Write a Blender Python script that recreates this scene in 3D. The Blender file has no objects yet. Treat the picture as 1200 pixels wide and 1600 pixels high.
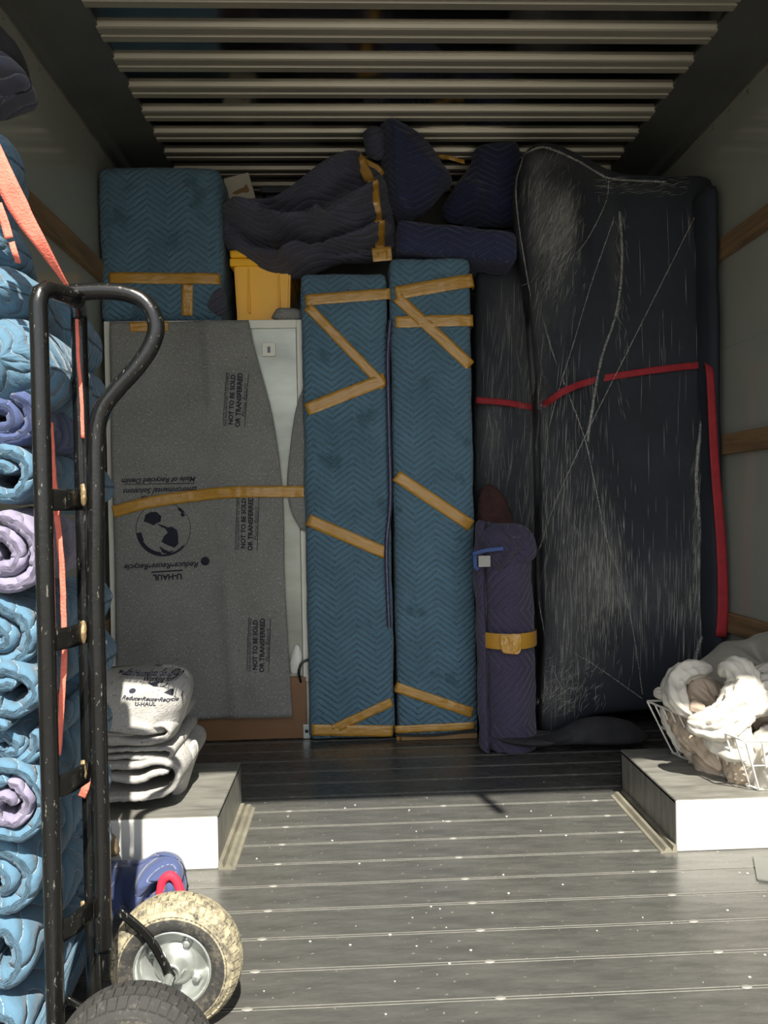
import bpy, bmesh, math, random
from mathutils import Vector, Matrix, noise
from mathutils.bvhtree import BVHTree
from mathutils.geometry import interpolate_bezier
S = bpy.context.scene
COL = S.collection
random.seed(7)
PI = math.pi

# ------------------------------------------------------------------ camera
F = 1200.0                      # focal length in pixels of the 1200x1600 frame
ZC = 0.88                       # camera height over the truck floor
ROLL, YAW, PITCH = math.radians(1.1), math.atan(.0390), -math.atan(.01075)
fw = Vector((math.sin(YAW)*math.cos(PITCH), math.cos(YAW)*math.cos(PITCH), math.sin(PITCH)))
rt = fw.cross(Vector((0, 0, 1))).normalized(); up = rt.cross(fw)
R_ = rt*math.cos(ROLL) - up*math.sin(ROLL); U_ = up*math.cos(ROLL) + rt*math.sin(ROLL)
CAMP = Vector((0, 0, ZC))
cam = bpy.data.cameras.new('camera'); camo = bpy.data.objects.new('camera', cam); COL.objects.link(camo)
cam.sensor_fit = 'VERTICAL'; cam.sensor_height = 32.0; cam.lens = 32.0*F/1600.0; cam.clip_start = .02
M = Matrix((R_, U_, -fw)).transposed().to_4x4(); M.translation = CAMP
camo.matrix_world = M
S.camera = camo

def at(px, py, y=None, z=None, x=None):
    """point of the place seen at a pixel, on a plane of known depth, height or side"""
    d = R_*((px-600)/F) + U_*((800-py)/F) + fw
    if y is not None: k = y/d.y
    elif z is not None: k = (z-ZC)/d.z
    else: k = x/d.x
    return CAMP + d*k

# ------------------------------------------------------------------ light
SUN_EL, SUN_AZ = math.radians(51), math.radians(12)     # sun behind the camera, a little to its right
sun = bpy.data.lights.new('sun', 'SUN'); sun.energy = 13.0; sun.angle = math.radians(.6); sun.color = (1, .95, .85)
suno = bpy.data.objects.new('sun', sun); COL.objects.link(suno)
sdir = Vector((-math.sin(SUN_AZ)*math.cos(SUN_EL), math.cos(SUN_AZ)*math.cos(SUN_EL), -math.sin(SUN_EL)))
suno.rotation_euler = sdir.to_track_quat('-Z', 'Y').to_euler()
w = bpy.data.worlds.new('sky'); S.world = w; w.use_nodes = True
nt = w.node_tree; bg = nt.nodes['Background']
sky = nt.nodes.new('ShaderNodeTexSky'); sky.sky_type = 'NISHITA'; sky.sun_disc = False
sky.sun_elevation = SUN_EL; sky.sun_rotation = PI + SUN_AZ
hs = nt.nodes.new('ShaderNodeHueSaturation'); hs.inputs['Saturation'].default_value = .35
nt.links.new(sky.outputs[0], hs.inputs['Color']); nt.links.new(hs.outputs[0], bg.inputs[0])
bg.inputs[1].default_value = .29
S.view_settings.view_transform = 'Standard'; S.view_settings.look = 'None'
S.view_settings.gamma = 1; S.view_settings.exposure = 0; S.view_settings.use_curve_mapping = False

# ------------------------------------------------------------------ node helpers
class NT:
    def __init__(s, name):
        s.m = bpy.data.materials.new(name); s.m.use_nodes = True; s.t = s.m.node_tree
        s.b = s.t.nodes['Principled BSDF']; s.out = s.t.nodes['Material Output']
    def n(s, kind, **kw):
        nd = s.t.nodes.new('ShaderNode'+kind)
        for k, v in kw.items(): setattr(nd, k, v)
        return nd
    def l(s, a, b): s.t.links.new(a, b)
    def val(s, sock, v):
        if hasattr(v, 'is_output') or isinstance(v, bpy.types.NodeSocket): s.l(v, sock)
        else: sock.default_value = v
    def math(s, op, a, b=0.0, c=0.0):
        nd = s.n('Math', operation=op)
        s.val(nd.inputs[0], a); s.val(nd.inputs[1], b); s.val(nd.inputs[2], c)
        return nd.outputs[0]
    def noise(s, vec, scale, detail=3, rough=.55):
        nd = s.n('TexNoise'); nd.inputs['Scale'].default_value = scale
        nd.inputs['Detail'].default_value = detail; nd.inputs['Roughness'].default_value = rough
        if vec is not None: s.l(vec, nd.inputs['Vector'])
        return nd.outputs['Fac']
    def ramp(s, fac, stops):
        nd = s.n('ValToRGB'); el = nd.color_ramp.elements
        while len(el) < len(stops): el.new(.5)
        for e, (p, c) in zip(el, stops):
            e.position = p; e.color = c if len(c) == 4 else (*c, 1)
        s.l(fac, nd.inputs[0]); return nd.outputs[0]
    def mix(s, fac, a, b, mode='MIX'):
        nd = s.n('Mix', data_type='RGBA', blend_type=mode)
        s.val(nd.inputs[0], fac)
        for i, v in ((6, a), (7, b)):
            if isinstance(v, tuple): nd.inputs[i].default_value = v if len(v) == 4 else (*v, 1)
            else: s.l(v, nd.inputs[i])
        return nd.outputs[2]
    def bump(s, h, strength=.4, dist=.01, prev=None):
        nd = s.n('Bump'); nd.inputs['Strength'].default_value = strength; nd.inputs['Distance'].default_value = dist
        s.l(h, nd.inputs['Height'])
        if prev is not None: s.l(prev, nd.inputs['Normal'])
        return nd.outputs[0]
    def mapped(s, src, scale):
        mp = s.n('Mapping'); s.l(src, mp.inputs[0]); mp.inputs['Scale'].default_value = scale
        return mp.outputs[0]
    def obj(s): return s.n('TexCoord').outputs['Object']
    def uv(s): return s.n('TexCoord').outputs['UV']
    def set(s, **kw):
        for k, v in kw.items():
            k = {'color': 'Base Color', 'rough': 'Roughness', 'metal': 'Metallic', 'normal': 'Normal', 'coat': 'Coat Weight',
                 'coat_rough': 'Coat Roughness', 'alpha': 'Alpha', 'spec': 'Specular IOR Level', 'sheen': 'Sheen Weight', 'trans': 'Transmission Weight'}[k]
            if isinstance(v, tuple) and len(v) == 3: v = (*v, 1)
            s.val(s.b.inputs[k], v)
        return s.m

def plain(name, color, rough=.5, metal=0, var=.15, scale=8, bump=0, bscale=60, coat=0, stretch=(1, 1, 1), spec=.5):
    t = NT(name); o = t.mapped(t.obj(), stretch)
    f = t.noise(o, scale, 4)
    lo = tuple(c*(1-var) for c in color); hi = tuple(min(1, c*(1+var)) for c in color)
    c = t.ramp(f, [(.3, lo), (.7, hi)])
    t.set(color=c, rough=rough, metal=metal, coat=coat, spec=spec)
    if bump: t.set(normal=t.bump(t.noise(o, bscale, 3), bump, .004))
    return t.m

def quilt(name, base, stitch, period=.15, spacing=.024, slope=.72, wave=False, dirt=None, depth=.8, seamw=.90, sa=.55):
    t = NT(name); uv = t.uv(); sx = t.n('SeparateXYZ'); t.l(uv, sx.inputs[0]); u, v = sx.outputs[0], sx.outputs[1]
    wob = t.noise(uv, 9, 2); wob2 = t.math('MULTIPLY', t.math('SUBTRACT', wob, .5), .012)
    if wave: tri = t.math('MULTIPLY', t.math('SINE', t.math('MULTIPLY', u, 2*PI/period)), slope*period*.2)
    else: tri = t.math('MULTIPLY', t.math('PINGPONG', u, period/2), slope)
    vv = t.math('DIVIDE', t.math('ADD', t.math('ADD', v, tri), wob2), spacing)
    fr = t.math('FRACT', vv)
    d = t.math('ABSOLUTE', t.math('MULTIPLY', t.math('SUBTRACT', fr, .5), 2.0))      # 1 in the seam
    h = t.math('SUBTRACT', 1.0, t.math('POWER', d, 3.0))
    seam = t.math('GREATER_THAN', d, seamw)
    dash = t.math('GREATER_THAN', t.noise(uv, 260, 1), .46)
    st = t.math('MULTIPLY', seam, t.math('MULTIPLY', dash, sa))
    f = t.noise(uv, 5, 4, .6); lint = t.math('GREATER_THAN', t.noise(uv, 330, 2), .71)
    c = t.ramp(f, [(.25, tuple(x*.8 for x in base)), (.75, tuple(min(1, x*1.18) for x in base))])
    if dirt:
        c = t.mix(t.ramp(t.noise(uv, 6.5, 4), [(.60, (0, 0, 0)), (.66, (.55, .55, .55))]), c, dirt)
    c = t.mix(t.math('MULTIPLY', lint, .35), c, stitch)
    c = t.mix(st, c, stitch)
    b1 = t.bump(h, depth, .007); b2 = t.bump(t.noise(uv, 55, 4), .5, .006, b1)
    return t.set(color=c, rough=.9, normal=b2, sheen=.15, spec=.2)

def felt(name, base, fleck, dark):
    t = NT(name); uv = t.uv()
    c = t.ramp(t.noise(uv, 6, 4), [(.3, tuple(x*.88 for x in base)), (.7, tuple(x*1.1 for x in base))])
    c = t.mix(t.ramp(t.noise(t.mapped(uv, (1, .55, 1)), 210, 2), [(.58, (0, 0, 0)), (.68, (.7, .7, .7))]), c, fleck)
    c = t.mix(t.ramp(t.noise(t.mapped(uv, (.6, 1, 1)), 170, 2), [(.60, (0, 0, 0)), (.70, (.6, .6, .6))]), c, dark)
    return t.set(color=c, rough=.95, spec=.15, normal=t.bump(t.noise(uv, 190, 3), .5, .004))

BLUE = quilt('blue_quilt', (.084, .168, .232), (.36, .47, .53), dirt=(.03, .07, .09), sa=.7, depth=1.0)
BLUE2 = quilt('light_blue_quilt', (.070, .142, .205), (.34, .43, .48), wave=True, period=.2, spacing=.034, slope=.6, seamw=.95)
NAVY = quilt('navy_quilt', (.026, .032, .075), (.14, .15, .22), period=.18, spacing=.026, slope=.5)
NAVYW = quilt('navy_wave_quilt', (.066, .067, .095), (.24, .25, .31), wave=True, period=.35, spacing=.030, slope=.6, seamw=.93, sa=.6)
PURPLE = quilt('purple_quilt', (.050, .042, .078), (.2, .18, .26), period=.4, spacing=.03, slope=.9, seamw=.935, sa=.55)
LILAC = quilt('faded_lilac_quilt', (.20, .18, .26), (.45, .43, .5), wave=True, period=.2, spacing=.034, slope=.5, seamw=.95)
INDIGO = quilt('indigo_quilt', (.045, .062, .14), (.3, .32, .4), wave=True, period=.22, spacing=.035, slope=.6, seamw=.95)
BLACKQ = plain('blue_black_cover', (.011, .014, .021), .85, 0, .25, 5, .25, 30)
FELT = felt('grey_felt', (.20, .20, .185), (.42, .42, .39), (.06, .06, .065))
FELT_LIT = felt('pale_sunlit_felt', (.34, .33, .31), (.47, .46, .44), (.07, .07, .085))  # lighter copy of the grey felt; the pads' sunlit tone is in its colour
INK = plain('navy_ink', (.012, .013, .025), .9, var=.3, scale=60)

def tape_mat():
    t = NT('brown_tape'); uv = t.uv()
    c = t.ramp(t.noise(t.mapped(uv, (40, 3, 1)), 3, 4), [(.3, (.37, .185, .022)), (.7, (.49, .265, .04))])
    return t.set(color=c, rough=.28, coat=.15, coat_rough=.1, normal=t.bump(t.noise(t.mapped(uv, (55, 11, 1)), 2.2, 4), .5, .006))
TAPE = tape_mat()

def floor_mat():
    t = NT('worn_aluminium_floor'); o = t.obj()
    n1 = t.noise(t.mapped(o, (1.2, 7, 1)), 5, 6, .65); n2 = t.noise(t.mapped(o, (6, 40, 6)), 6, 4)
    c = t.ramp(n1, [(.28, (.085, .085, .078)), (.72, (.165, .162, .148))])
    c = t.mix(t.ramp(n2, [(.5, (0, 0, 0)), (.75, (.35, .35, .35))]), c, (.06, .059, .054))
    c = t.mix(t.ramp(t.noise(o, 85, 2), [(.70, (0, 0, 0)), (.74, (.6, .6, .6))]), c, (.5, .48, .42))
    r = t.ramp(n1, [(.2, (.20,)*3), (.8, (.36,)*3)])
    return t.set(color=c, rough=r, metal=.5, normal=t.bump(n2, .10, .002))
FLOOR = floor_mat()
ALU = plain('painted_pale_metal', (.70, .69, .64), .38, .0, .06, 5)
WELLTOP = plain('scuffed_grey_metal', (.22, .215, .19), .5, .45, .3, 9, .15, 40, stretch=(1, 5, 1))
FLANGE = plain('dull_aluminium_strip', (.23, .215, .165), .5, .4, .25, 14)
WALL = plain('olive_grey_wall_panel', (.31, .315, .27), .10, 0, .06, 3, .03, 120, spec=.5)
COVE = plain('dark_painted_steel', (.115, .118, .105), .35, .2, .18, 3)
ROOF = plain('roof_skin_aluminium', (.36, .35, .33), .13, 1.0, .12, 3, .06, 14, stretch=(1, .3, 1))
BOW = plain('roof_bow_aluminium', (.47, .43, .34), .40, .5, .12, 5, .04, 40, stretch=(.3, 2, 1))
WOOD = plain('dull_wood_rail', (.20, .125, .06), .6, 0, .35, 7, .2, 40, stretch=(6, .6, 6))
BLACKP = plain('scuffed_black_paint', (.012, .012, .012), .28, .2, .3, 30, .15, 50, coat=.3)
def scuffed():
    t = NT('chipped_black_paint'); o = t.obj()
    k = t.ramp(t.noise(t.mapped(o, (4, 4, 1)), 45, 5, .75), [(.63, (0, 0, 0)), (.66, (1, 1, 1))])
    c = t.mix(k, (.006, .006, .0055), (.15, .145, .12))
    return t.set(color=c, rough=t.ramp(t.noise(o, 20, 3), [(.3, (.2,)*3), (.7, (.34,)*3)]), metal=.15, normal=t.bump(t.noise(o, 90, 3), .15, .003))
CHIP = scuffed()
def rubber(name, dust_lo, dust_hi, dustc):
    t = NT(name); o = t.obj()
    k = t.ramp(t.noise(o, 60, 6, .75), [(dust_lo, (0, 0, 0)), (dust_hi, (1, 1, 1))])
    c = t.mix(k, (.022, .021, .019), dustc)
    return t.set(color=c, rough=.85, normal=t.bump(t.noise(o, 130, 3), .4, .004))
RUB = rubber('black_rubber', .55, .85, (.10, .095, .08)); RUBD = rubber('dusty_rubber', .34, .56, (.31, .27, .175)); RUBS = rubber('scuffed_rubber_sidewall', .5, .8, (.16, .14, .10))
ZINC = plain('zinc_plate', (.46, .48, .45), .32, .75, .12, 30)
GALV = plain('galvanised_sheet', (.30, .31, .265), .36, .6, .22, 4, .2, 6, stretch=(1, 1, 3))
CREAM = plain('cream_enamel', (.68, .67, .58), .4, 0, .05)
HARDB = plain('brown_hardboard', (.19, .095, .04), .55, 0, .12, 4)
CARD = plain('beige_cardboard', (.46, .42, .33), .8, 0, .08)
CARDB = plain('torn_brown_card', (.23, .14, .06), .9, 0, .15)
YEL = plain('yellow_plastic', (.93, .47, .003), .38, 0, .06, 3)
GREYP = plain('dark_grey_plastic', (.06, .065, .08), .5)
REDW = plain('red_webbing', (.27, .012, .018), .8, 0, .15, 40)
CORAL = plain('coral_strap', (.66, .15, .10), .8, 0, .12, 60, .5, 300)
BLUEB = plain('bright_blue_binding', (.035, .07, .2), .8)
WHITEC = plain('white_cotton', (.50, .47, .41), .9, 0, .08, 12, .3, 60)
TANC = plain('tan_cotton', (.40, .32, .24), .9, 0, .12, 12, .3, 60)
SHADEC = plain('shaded_cotton', (.23, .22, .185), .9, 0, .15, 10, .3, 60)  # darker cotton: shade on the basket cloth put into the colour
DARKC = plain('dark_cloth', (.022, .022, .024), .95, 0, .3, 20, .3, 60)
BROWNR = plain('dark_red_cloth', (.045, .018, .016), .95, 0, .4, 30, .3, 60)
WIRE = plain('white_coated_wire', (.66, .64, .58), .45)
BRISTLE = plain('brown_bristle', (.12, .085, .045), .9, 0, .3, 80)
GROUND = plain('outdoor_asphalt', (.14, .135, .125), .9, 0, .15, 2)
BRONZE = plain('weld_bronze', (.20, .14, .07), .5, .3, .4, 90, .4, 120)

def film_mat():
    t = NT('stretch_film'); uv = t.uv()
    at_ = t.n('Attribute', attribute_name='glint_haze'); bn = at_.outputs['Fac']
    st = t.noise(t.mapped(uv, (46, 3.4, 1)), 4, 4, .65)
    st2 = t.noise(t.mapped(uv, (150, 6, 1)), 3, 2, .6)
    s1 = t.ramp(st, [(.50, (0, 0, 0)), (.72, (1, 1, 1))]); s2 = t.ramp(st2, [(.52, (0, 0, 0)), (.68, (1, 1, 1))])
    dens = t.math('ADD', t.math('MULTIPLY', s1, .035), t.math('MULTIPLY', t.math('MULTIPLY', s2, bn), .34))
    dens = t.math('ADD', dens, t.math('MULTIPLY', t.math('POWER', bn, 2.0), .24)); dens = t.math('ADD', dens, .012)  # bright reflections put into the film as milky density
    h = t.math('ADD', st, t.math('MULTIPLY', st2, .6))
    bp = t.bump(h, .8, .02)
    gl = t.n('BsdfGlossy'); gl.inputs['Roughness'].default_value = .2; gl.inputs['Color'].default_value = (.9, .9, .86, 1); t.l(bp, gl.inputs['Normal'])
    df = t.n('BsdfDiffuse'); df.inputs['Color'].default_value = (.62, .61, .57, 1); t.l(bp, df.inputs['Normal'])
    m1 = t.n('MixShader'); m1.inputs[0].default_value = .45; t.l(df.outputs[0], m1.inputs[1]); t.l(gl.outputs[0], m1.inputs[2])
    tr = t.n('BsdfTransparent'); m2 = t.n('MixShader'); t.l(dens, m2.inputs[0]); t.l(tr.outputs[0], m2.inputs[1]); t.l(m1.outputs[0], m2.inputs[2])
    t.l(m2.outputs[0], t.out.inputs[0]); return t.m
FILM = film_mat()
def strand_mat():
    t = NT('twisted_film'); df = t.n('BsdfPrincipled'); t.b.inputs['Base Color'].default_value = (.55, .54, .5, 1)
    t.b.inputs['Roughness'].default_value = .25
    k = t.ramp(t.noise(t.obj(), 160, 4, .7), [(.40, (.03,)*3), (.72, (.6,)*3)]); t.l(k, t.b.inputs['Alpha']); return t.m
STRAND = strand_mat()
def crease_glint_mat():
    t = NT('film_crease_glint'); t.set(color=(.6, .59, .54), rough=.3, alpha=.42); return t.m  # film creases with their glints put into a pale colour
CREASE_GLINT = crease_glint_mat()

# ------------------------------------------------------------------ mesh helpers
def link(name, me, parent=None, mat=None, smooth=False, label=None, cat=None, group=None, kind=None):
    if mat is not None and not me.materials: me.materials.append(mat)
    if smooth: me.polygons.foreach_set('use_smooth', [True]*len(me.polygons))
    o = bpy.data.objects.new(name, me); COL.objects.link(o)
    if parent is not None: o.parent = parent
    tag(o, label, cat, group, kind); return o
def tag(o, label=None, cat=None, group=None, kind=None):
    for k, v in (('label', label), ('category', cat), ('group', group), ('kind', kind)):
        if v: o[k] = v
    return o
def thing(name, loc, label, cat, group=None):
    o = bpy.data.objects.new(name, None); COL.objects.link(o); o.location = loc; o.empty_display_size = .05
    bpy.context.view_layer.update()
    return tag(o, label, cat, group)
def rebase(o, parent):
    """keep a mesh given in world coordinates in place under its parent"""
    o.parent = parent; o.matrix_parent_inverse = Matrix.Translation(-Vector(parent.location)); return o
def mesh(name, vs, fs, uvs=None):
    me = bpy.data.meshes.new(name); me.from_pydata([tuple(v) for v in vs], [], fs); me.update()
    if uvs:
        ul = me.uv_layers.new(name='UVMap')
        for lp in me.loops: ul.data[lp.index].uv = uvs[lp.vertex_index]
    return me
def fixn(me):
    bm = bmesh.new(); bm.from_mesh(me); bmesh.ops.recalc_face_normals(bm, faces=bm.faces); bm.to_mesh(me); bm.free(); return me
def boxuv(me, off=(0, 0)):
    ul = me.uv_layers.new(name='UVMap') if not me.uv_layers else me.uv_layers[0]
    for p in me.polygons:
        n = p.normal; a = max(range(3), key=lambda i: abs(n[i]))
        for li in p.loop_indices:
            c = me.vertices[me.loops[li].vertex_index].co
            ul.data[li].uv = ((c.y, c.z) if a == 0 else (c.x, c.z) if a == 1 else (c.x, c.y+c.z))
    return me
def box(name, lo, hi, mat, bevel=.0, seg=2, uv=False):
    bm = bmesh.new(); lo, hi = Vector(lo), Vector(hi)
    bmesh.ops.create_cube(bm, size=1)
    for v in bm.verts: v.co = Vector(((v.co[i]+.5)*(hi[i]-lo[i])+lo[i] for i in range(3)))
    if bevel: bmesh.ops.bevel(bm, geom=bm.edges[:], offset=bevel, segments=seg, affect='EDGES', profile=.5)
    me = bpy.data.meshes.new(name); bm.to_mesh(me); bm.free(); me.materials.append(mat)
    if uv: boxuv(me)
    return me
def softbox(name, lo, hi, mat, r=.03, step=.03, amp=.006, freq=6, puff=.01, seed=0, warp=None):
    lo, hi = Vector(lo), Vector(hi); c = (lo+hi)/2; h = (hi-lo)/2
    n = [max(4, int((hi[i]-lo[i])/step)) for i in range(3)]
    vs, fs, key = [], [], {}
    def vid(i, j, k):
        q = (i, j, k)
        if q not in key:
            p = Vector((-1+2*i/n[0], -1+2*j/n[1], -1+2*k/n[2])); g = Vector((p.x*h.x, p.y*h.y, p.z*h.z))
            inn = Vector([max(-(h[a]-r), min(h[a]-r, g[a])) for a in range(3)]); d = g-inn
            if d.length > 1e-9: g = inn + d.normalized()*r
            nn = (g-inn).normalized() if (g-inn).length > 1e-9 else Vector((0, 0, 0))
            e = (1-p.x**4)*(1-p.z**4)
            g = g + nn*(puff*e + amp*(noise.noise((g+c)*freq+Vector((seed, 3, 1)))+.5*noise.noise((g+c)*freq*3+Vector((seed, 9, 1)))))
            q3 = g+c
            if warp: q3 = warp(q3)
            key[q] = len(vs); vs.append(q3)
        return key[q]
    for a in range(3):
        b, d = (a+1) % 3, (a+2) % 3
        for s in (0, n[a]):
            for i in range(n[b]):
                for j in range(n[d]):
                    ids = []
                    for (ii, jj) in ((i, j), (i+1, j), (i+1, j+1), (i, j+1)):
                        q = [0, 0, 0]; q[a] = s; q[b] = ii; q[d] = jj; ids.append(vid(*q))
                    fs.append(ids if s else ids[::-1])
    me = mesh(name, vs, fs); boxuv(me); me.materials.append(mat); return me
def smooth_path(P, n):
    P = [Vector(p) for p in P]; Q = [P[0]*2-P[1]]+P+[P[-1]*2-P[-2]]; out = []
    L = [0]
    for a, b in zip(P, P[1:]): L.append(L[-1]+(b-a).length)
    for k in range(n):
        s = L[-1]*k/(n-1); i = 0
        while i < len(P)-2 and L[i+1] < s: i += 1
        t = (s-L[i])/max(1e-9, L[i+1]-L[i]); p0, p1, p2, p3 = Q[i:i+4]
        out.append(.5*((2*p1)+(p2-p0)*t+(2*p0-5*p1+4*p2-p3)*t*t+(3*p1-p0-3*p2+p3)*t**3))
    return out
def tube(name, P, r, mat, n=None, sides=10, closed=False, wob=0, freq=10, seed=0, flat=None):
    n = n or len(P)*6
    pts = smooth_path(P, n); rr = r if callable(r) else (lambda t: r)
    vs, fs, uvs = [], [], []
    nrm = None; L = 0
    for i, p in enumerate(pts):
        t = (pts[min(i+1, n-1)]-pts[max(i-1, 0)]).normalized()
        if i: L += (p-pts[i-1]).length
        if nrm is None:
            a = Vector((0, 0, 1)) if abs(t.z) < .8 else Vector((1, 0, 0)); nrm = t.cross(a).normalized()
        nrm = (nrm - t*nrm.dot(t)).normalized(); bn = t.cross(nrm)
        for k in range(sides):
            a = 2*PI*k/sides; d = nrm*math.cos(a)+bn*math.sin(a); rad = rr(i/(n-1))
            if wob: rad *= 1+wob*(noise.noise((p+d*rad)*freq+Vector((seed, 0, 0)))+.6*noise.noise((p+d*rad)*freq*2.6+Vector((seed, 5, 0))))
            if flat: d = Vector((d.x*flat[0], d.y*flat[1], d.z*flat[2]))
            vs.append(p+d*rad); uvs.append((a*rad, L))
    for i in range(n-1):
        for k in range(sides):
            fs.append([i*sides+k, i*sides+(k+1) % sides, (i+1)*sides+(k+1) % sides, (i+1)*sides+k])
    fs.append(list(range(sides))[::-1]); fs.append([(n-1)*sides+k for k in range(sides)])
    me = mesh(name, vs, fs, uvs); me.materials.append(mat); me.polygons.foreach_set('use_smooth', [True]*len(me.polygons)); return fixn(me)
def lathe(name, prof, mat, n=48, axis='y', c=(0, 0, 0)):
    vs, fs = [], []; m = len(prof)
    for i in range(n):
        a = 2*PI*i/n
        for (r, s) in prof: vs.append(Vector(c)+Vector((r*math.cos(a), s, r*math.sin(a))) if axis == 'y' else Vector(c)+Vector((r*math.cos(a), r*math.sin(a), s)))
    for i in range(n):
        for j in range(m-1): fs.append([i*m+j, i*m+j+1, ((i+1) % n)*m+j+1, ((i+1) % n)*m+j])
    me = mesh(name, vs, fs); me.materials.append(mat); me.polygons.foreach_set('use_smooth', [True]*len(me.polygons)); return fixn(me)
def ribbon(name, path, t, L, mat, m=10, noise_a=.004, seed=0, ruffle=.004, frame=None):
    """a thick soft sheet following a 2-D path, given width L across it: rolls and folded pads"""
    N = len(path); h = t/2; prof = []
    for i in range(m+1): prof.append((h, h+(L-2*h)*i/m))
    for i in range(1, 5): a = PI/2-PI*i/5; prof.append((h*math.sin(a), L-h+h*math.cos(a)))
    for i in range(m+1): prof.append((-h, L-h-(L-2*h)*i/m))
    for i in range(1, 5): a = -PI/2-PI*i/5; prof.append((h*math.sin(a), h+h*math.cos(a)))
    K = len(prof); vs, fs, uvs = [], [], []; S_ = 0
    for i, p in enumerate(path):
        a, b = path[max(0, i-1)], path[min(N-1, i+1)]; tx, ty = b[0]-a[0], b[1]-a[1]; l = math.hypot(tx, ty) or 1
        nx, ny = -ty/l, tx/l
        if i: S_ += math.hypot(p[0]-path[i-1][0], p[1]-path[i-1][1])
        th = 1 if 1 < i < N-2 else (.75 if i in (1, N-2) else .4)
        for (ro, s) in prof:
            e = math.exp(-min(s, L-s)/.018)
            q = Vector((S_*9, s*9, seed)); dz = noise_a*(noise.noise(q)+.5*noise.noise(q*3)) + ruffle*e*(noise.noise(Vector((S_*85, 0, seed)))+.6*noise.noise(Vector((S_*190, s*30, seed))))
            rr = ro*th*(1-.10*e) + dz
            vs.append(Vector((p[0]+nx*rr, p[1]+ny*rr, s+e*.006*noise.noise(Vector((S_*40, seed, 4))))))
            uvs.append((s+(.5 if ro < 0 else 0), S_))
    for i in range(N-1):
        for k in range(K): fs.append([i*K+k, i*K+(k+1) % K, (i+1)*K+(k+1) % K, (i+1)*K+k])
    fs.append(list(range(K))[::-1]); fs.append([(N-1)*K+k for k in range(K)])
    if frame: vs = [frame(v) for v in vs]
    me = mesh(name, vs, fs, uvs); me.materials.append(mat); me.polygons.foreach_set('use_smooth', [True]*len(me.polygons)); return fixn(me)
def spiral(R, t, rin=.012, ph=0, sx=1, sz=1, seed=0, n=None):
    turns = max(1.2, (R-t/2-rin)/(t*1.06)); n = n or int(60*turns); out = []
    for i in range(n):
        k = i/(n-1); a = ph+2*PI*turns*k; r = rin+(R-t/2-rin)*k
        lum = 1+.10*noise.noise(Vector((math.cos(a)*1.1, math.sin(a)*1.1, seed*3.1)))
        out.append((r*lum*math.cos(a)*sx, r*lum*math.sin(a)*sz))
    return out
def inflate(name, outline, D, T, mat, rings=18, na=110, p=.5, centre=None, ridges=(), namp=.006, nfreq=9, seed=0, back=.6, smooth_n=None, lumps=.0):
    """a closed soft body; outline given in pixels at depth D, real thickness T"""
    P = [at(x, y, y=D) for x, y in outline]; c = at(*centre, y=D) if centre else sum(P, Vector())/len(P)
    ring = smooth_path(P+[P[0]], na+1)[:-1]
    RG = [([at(x, y, y=D) for x, y in pl], a, wd) for pl, a, wd in ridges]
    def dist(q, pl):
        best = 9
        for a, b in zip(pl, pl[1:]):
            ab = b-a; t = max(0, min(1, (q-a).dot(ab)/max(1e-9, ab.dot(ab)))); best = min(best, (q-a-ab*t).length)
        return best
    vs, fs, uvs = [], [], []
    for side in (1, -1):
        for i in range(rings+1):
            s = math.sin(PI/2*i/rings)
            for k in range(na):
                g = c+(ring[k]-c)*s; dp = T*max(0, 1-s*s)**p*(1 if side > 0 else back)
                e = min(1, (1-s)*5)
                if side > 0:
                    for pl, a, wd in RG: dp += a*math.exp(-(dist(g, pl)/wd)**2)*e
                nz = namp*(noise.noise(g*nfreq+Vector((seed, side, 0)))+.5*noise.noise(g*nfreq*2.7+Vector((seed, side, 7)))) + lumps*noise.noise(g*nfreq*.5+Vector((seed, 2, 2)))*e
                vs.append(Vector((g.x+nz*.4, D-side*(dp+nz), g.z+nz*.4))); uvs.append((g.x+dp*.3, g.z+dp*.5))
    B = (rings+1)*na
    for o in (0, B):
        for i in range(rings):
            for k in range(na):
                f = [o+i*na+k, o+i*na+(k+1) % na, o+(i+1)*na+(k+1) % na, o+(i+1)*na+k]; fs.append(f if o else f[::-1])
    for k in range(na):
        a, b = rings*na+k, rings*na+(k+1) % na; fs.append([a, b, B+b, B+a])
    me = mesh(name, vs, fs, uvs); me.materials.append(mat)
    bm = bmesh.new(); bm.from_mesh(me); bmesh.ops.remove_doubles(bm, verts=bm.verts, dist=1e-5); bmesh.ops.recalc_face_normals(bm, faces=bm.faces); bm.to_mesh(me); bm.free()
    me.polygons.foreach_set('use_smooth', [True]*len(me.polygons)); return me
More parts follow.
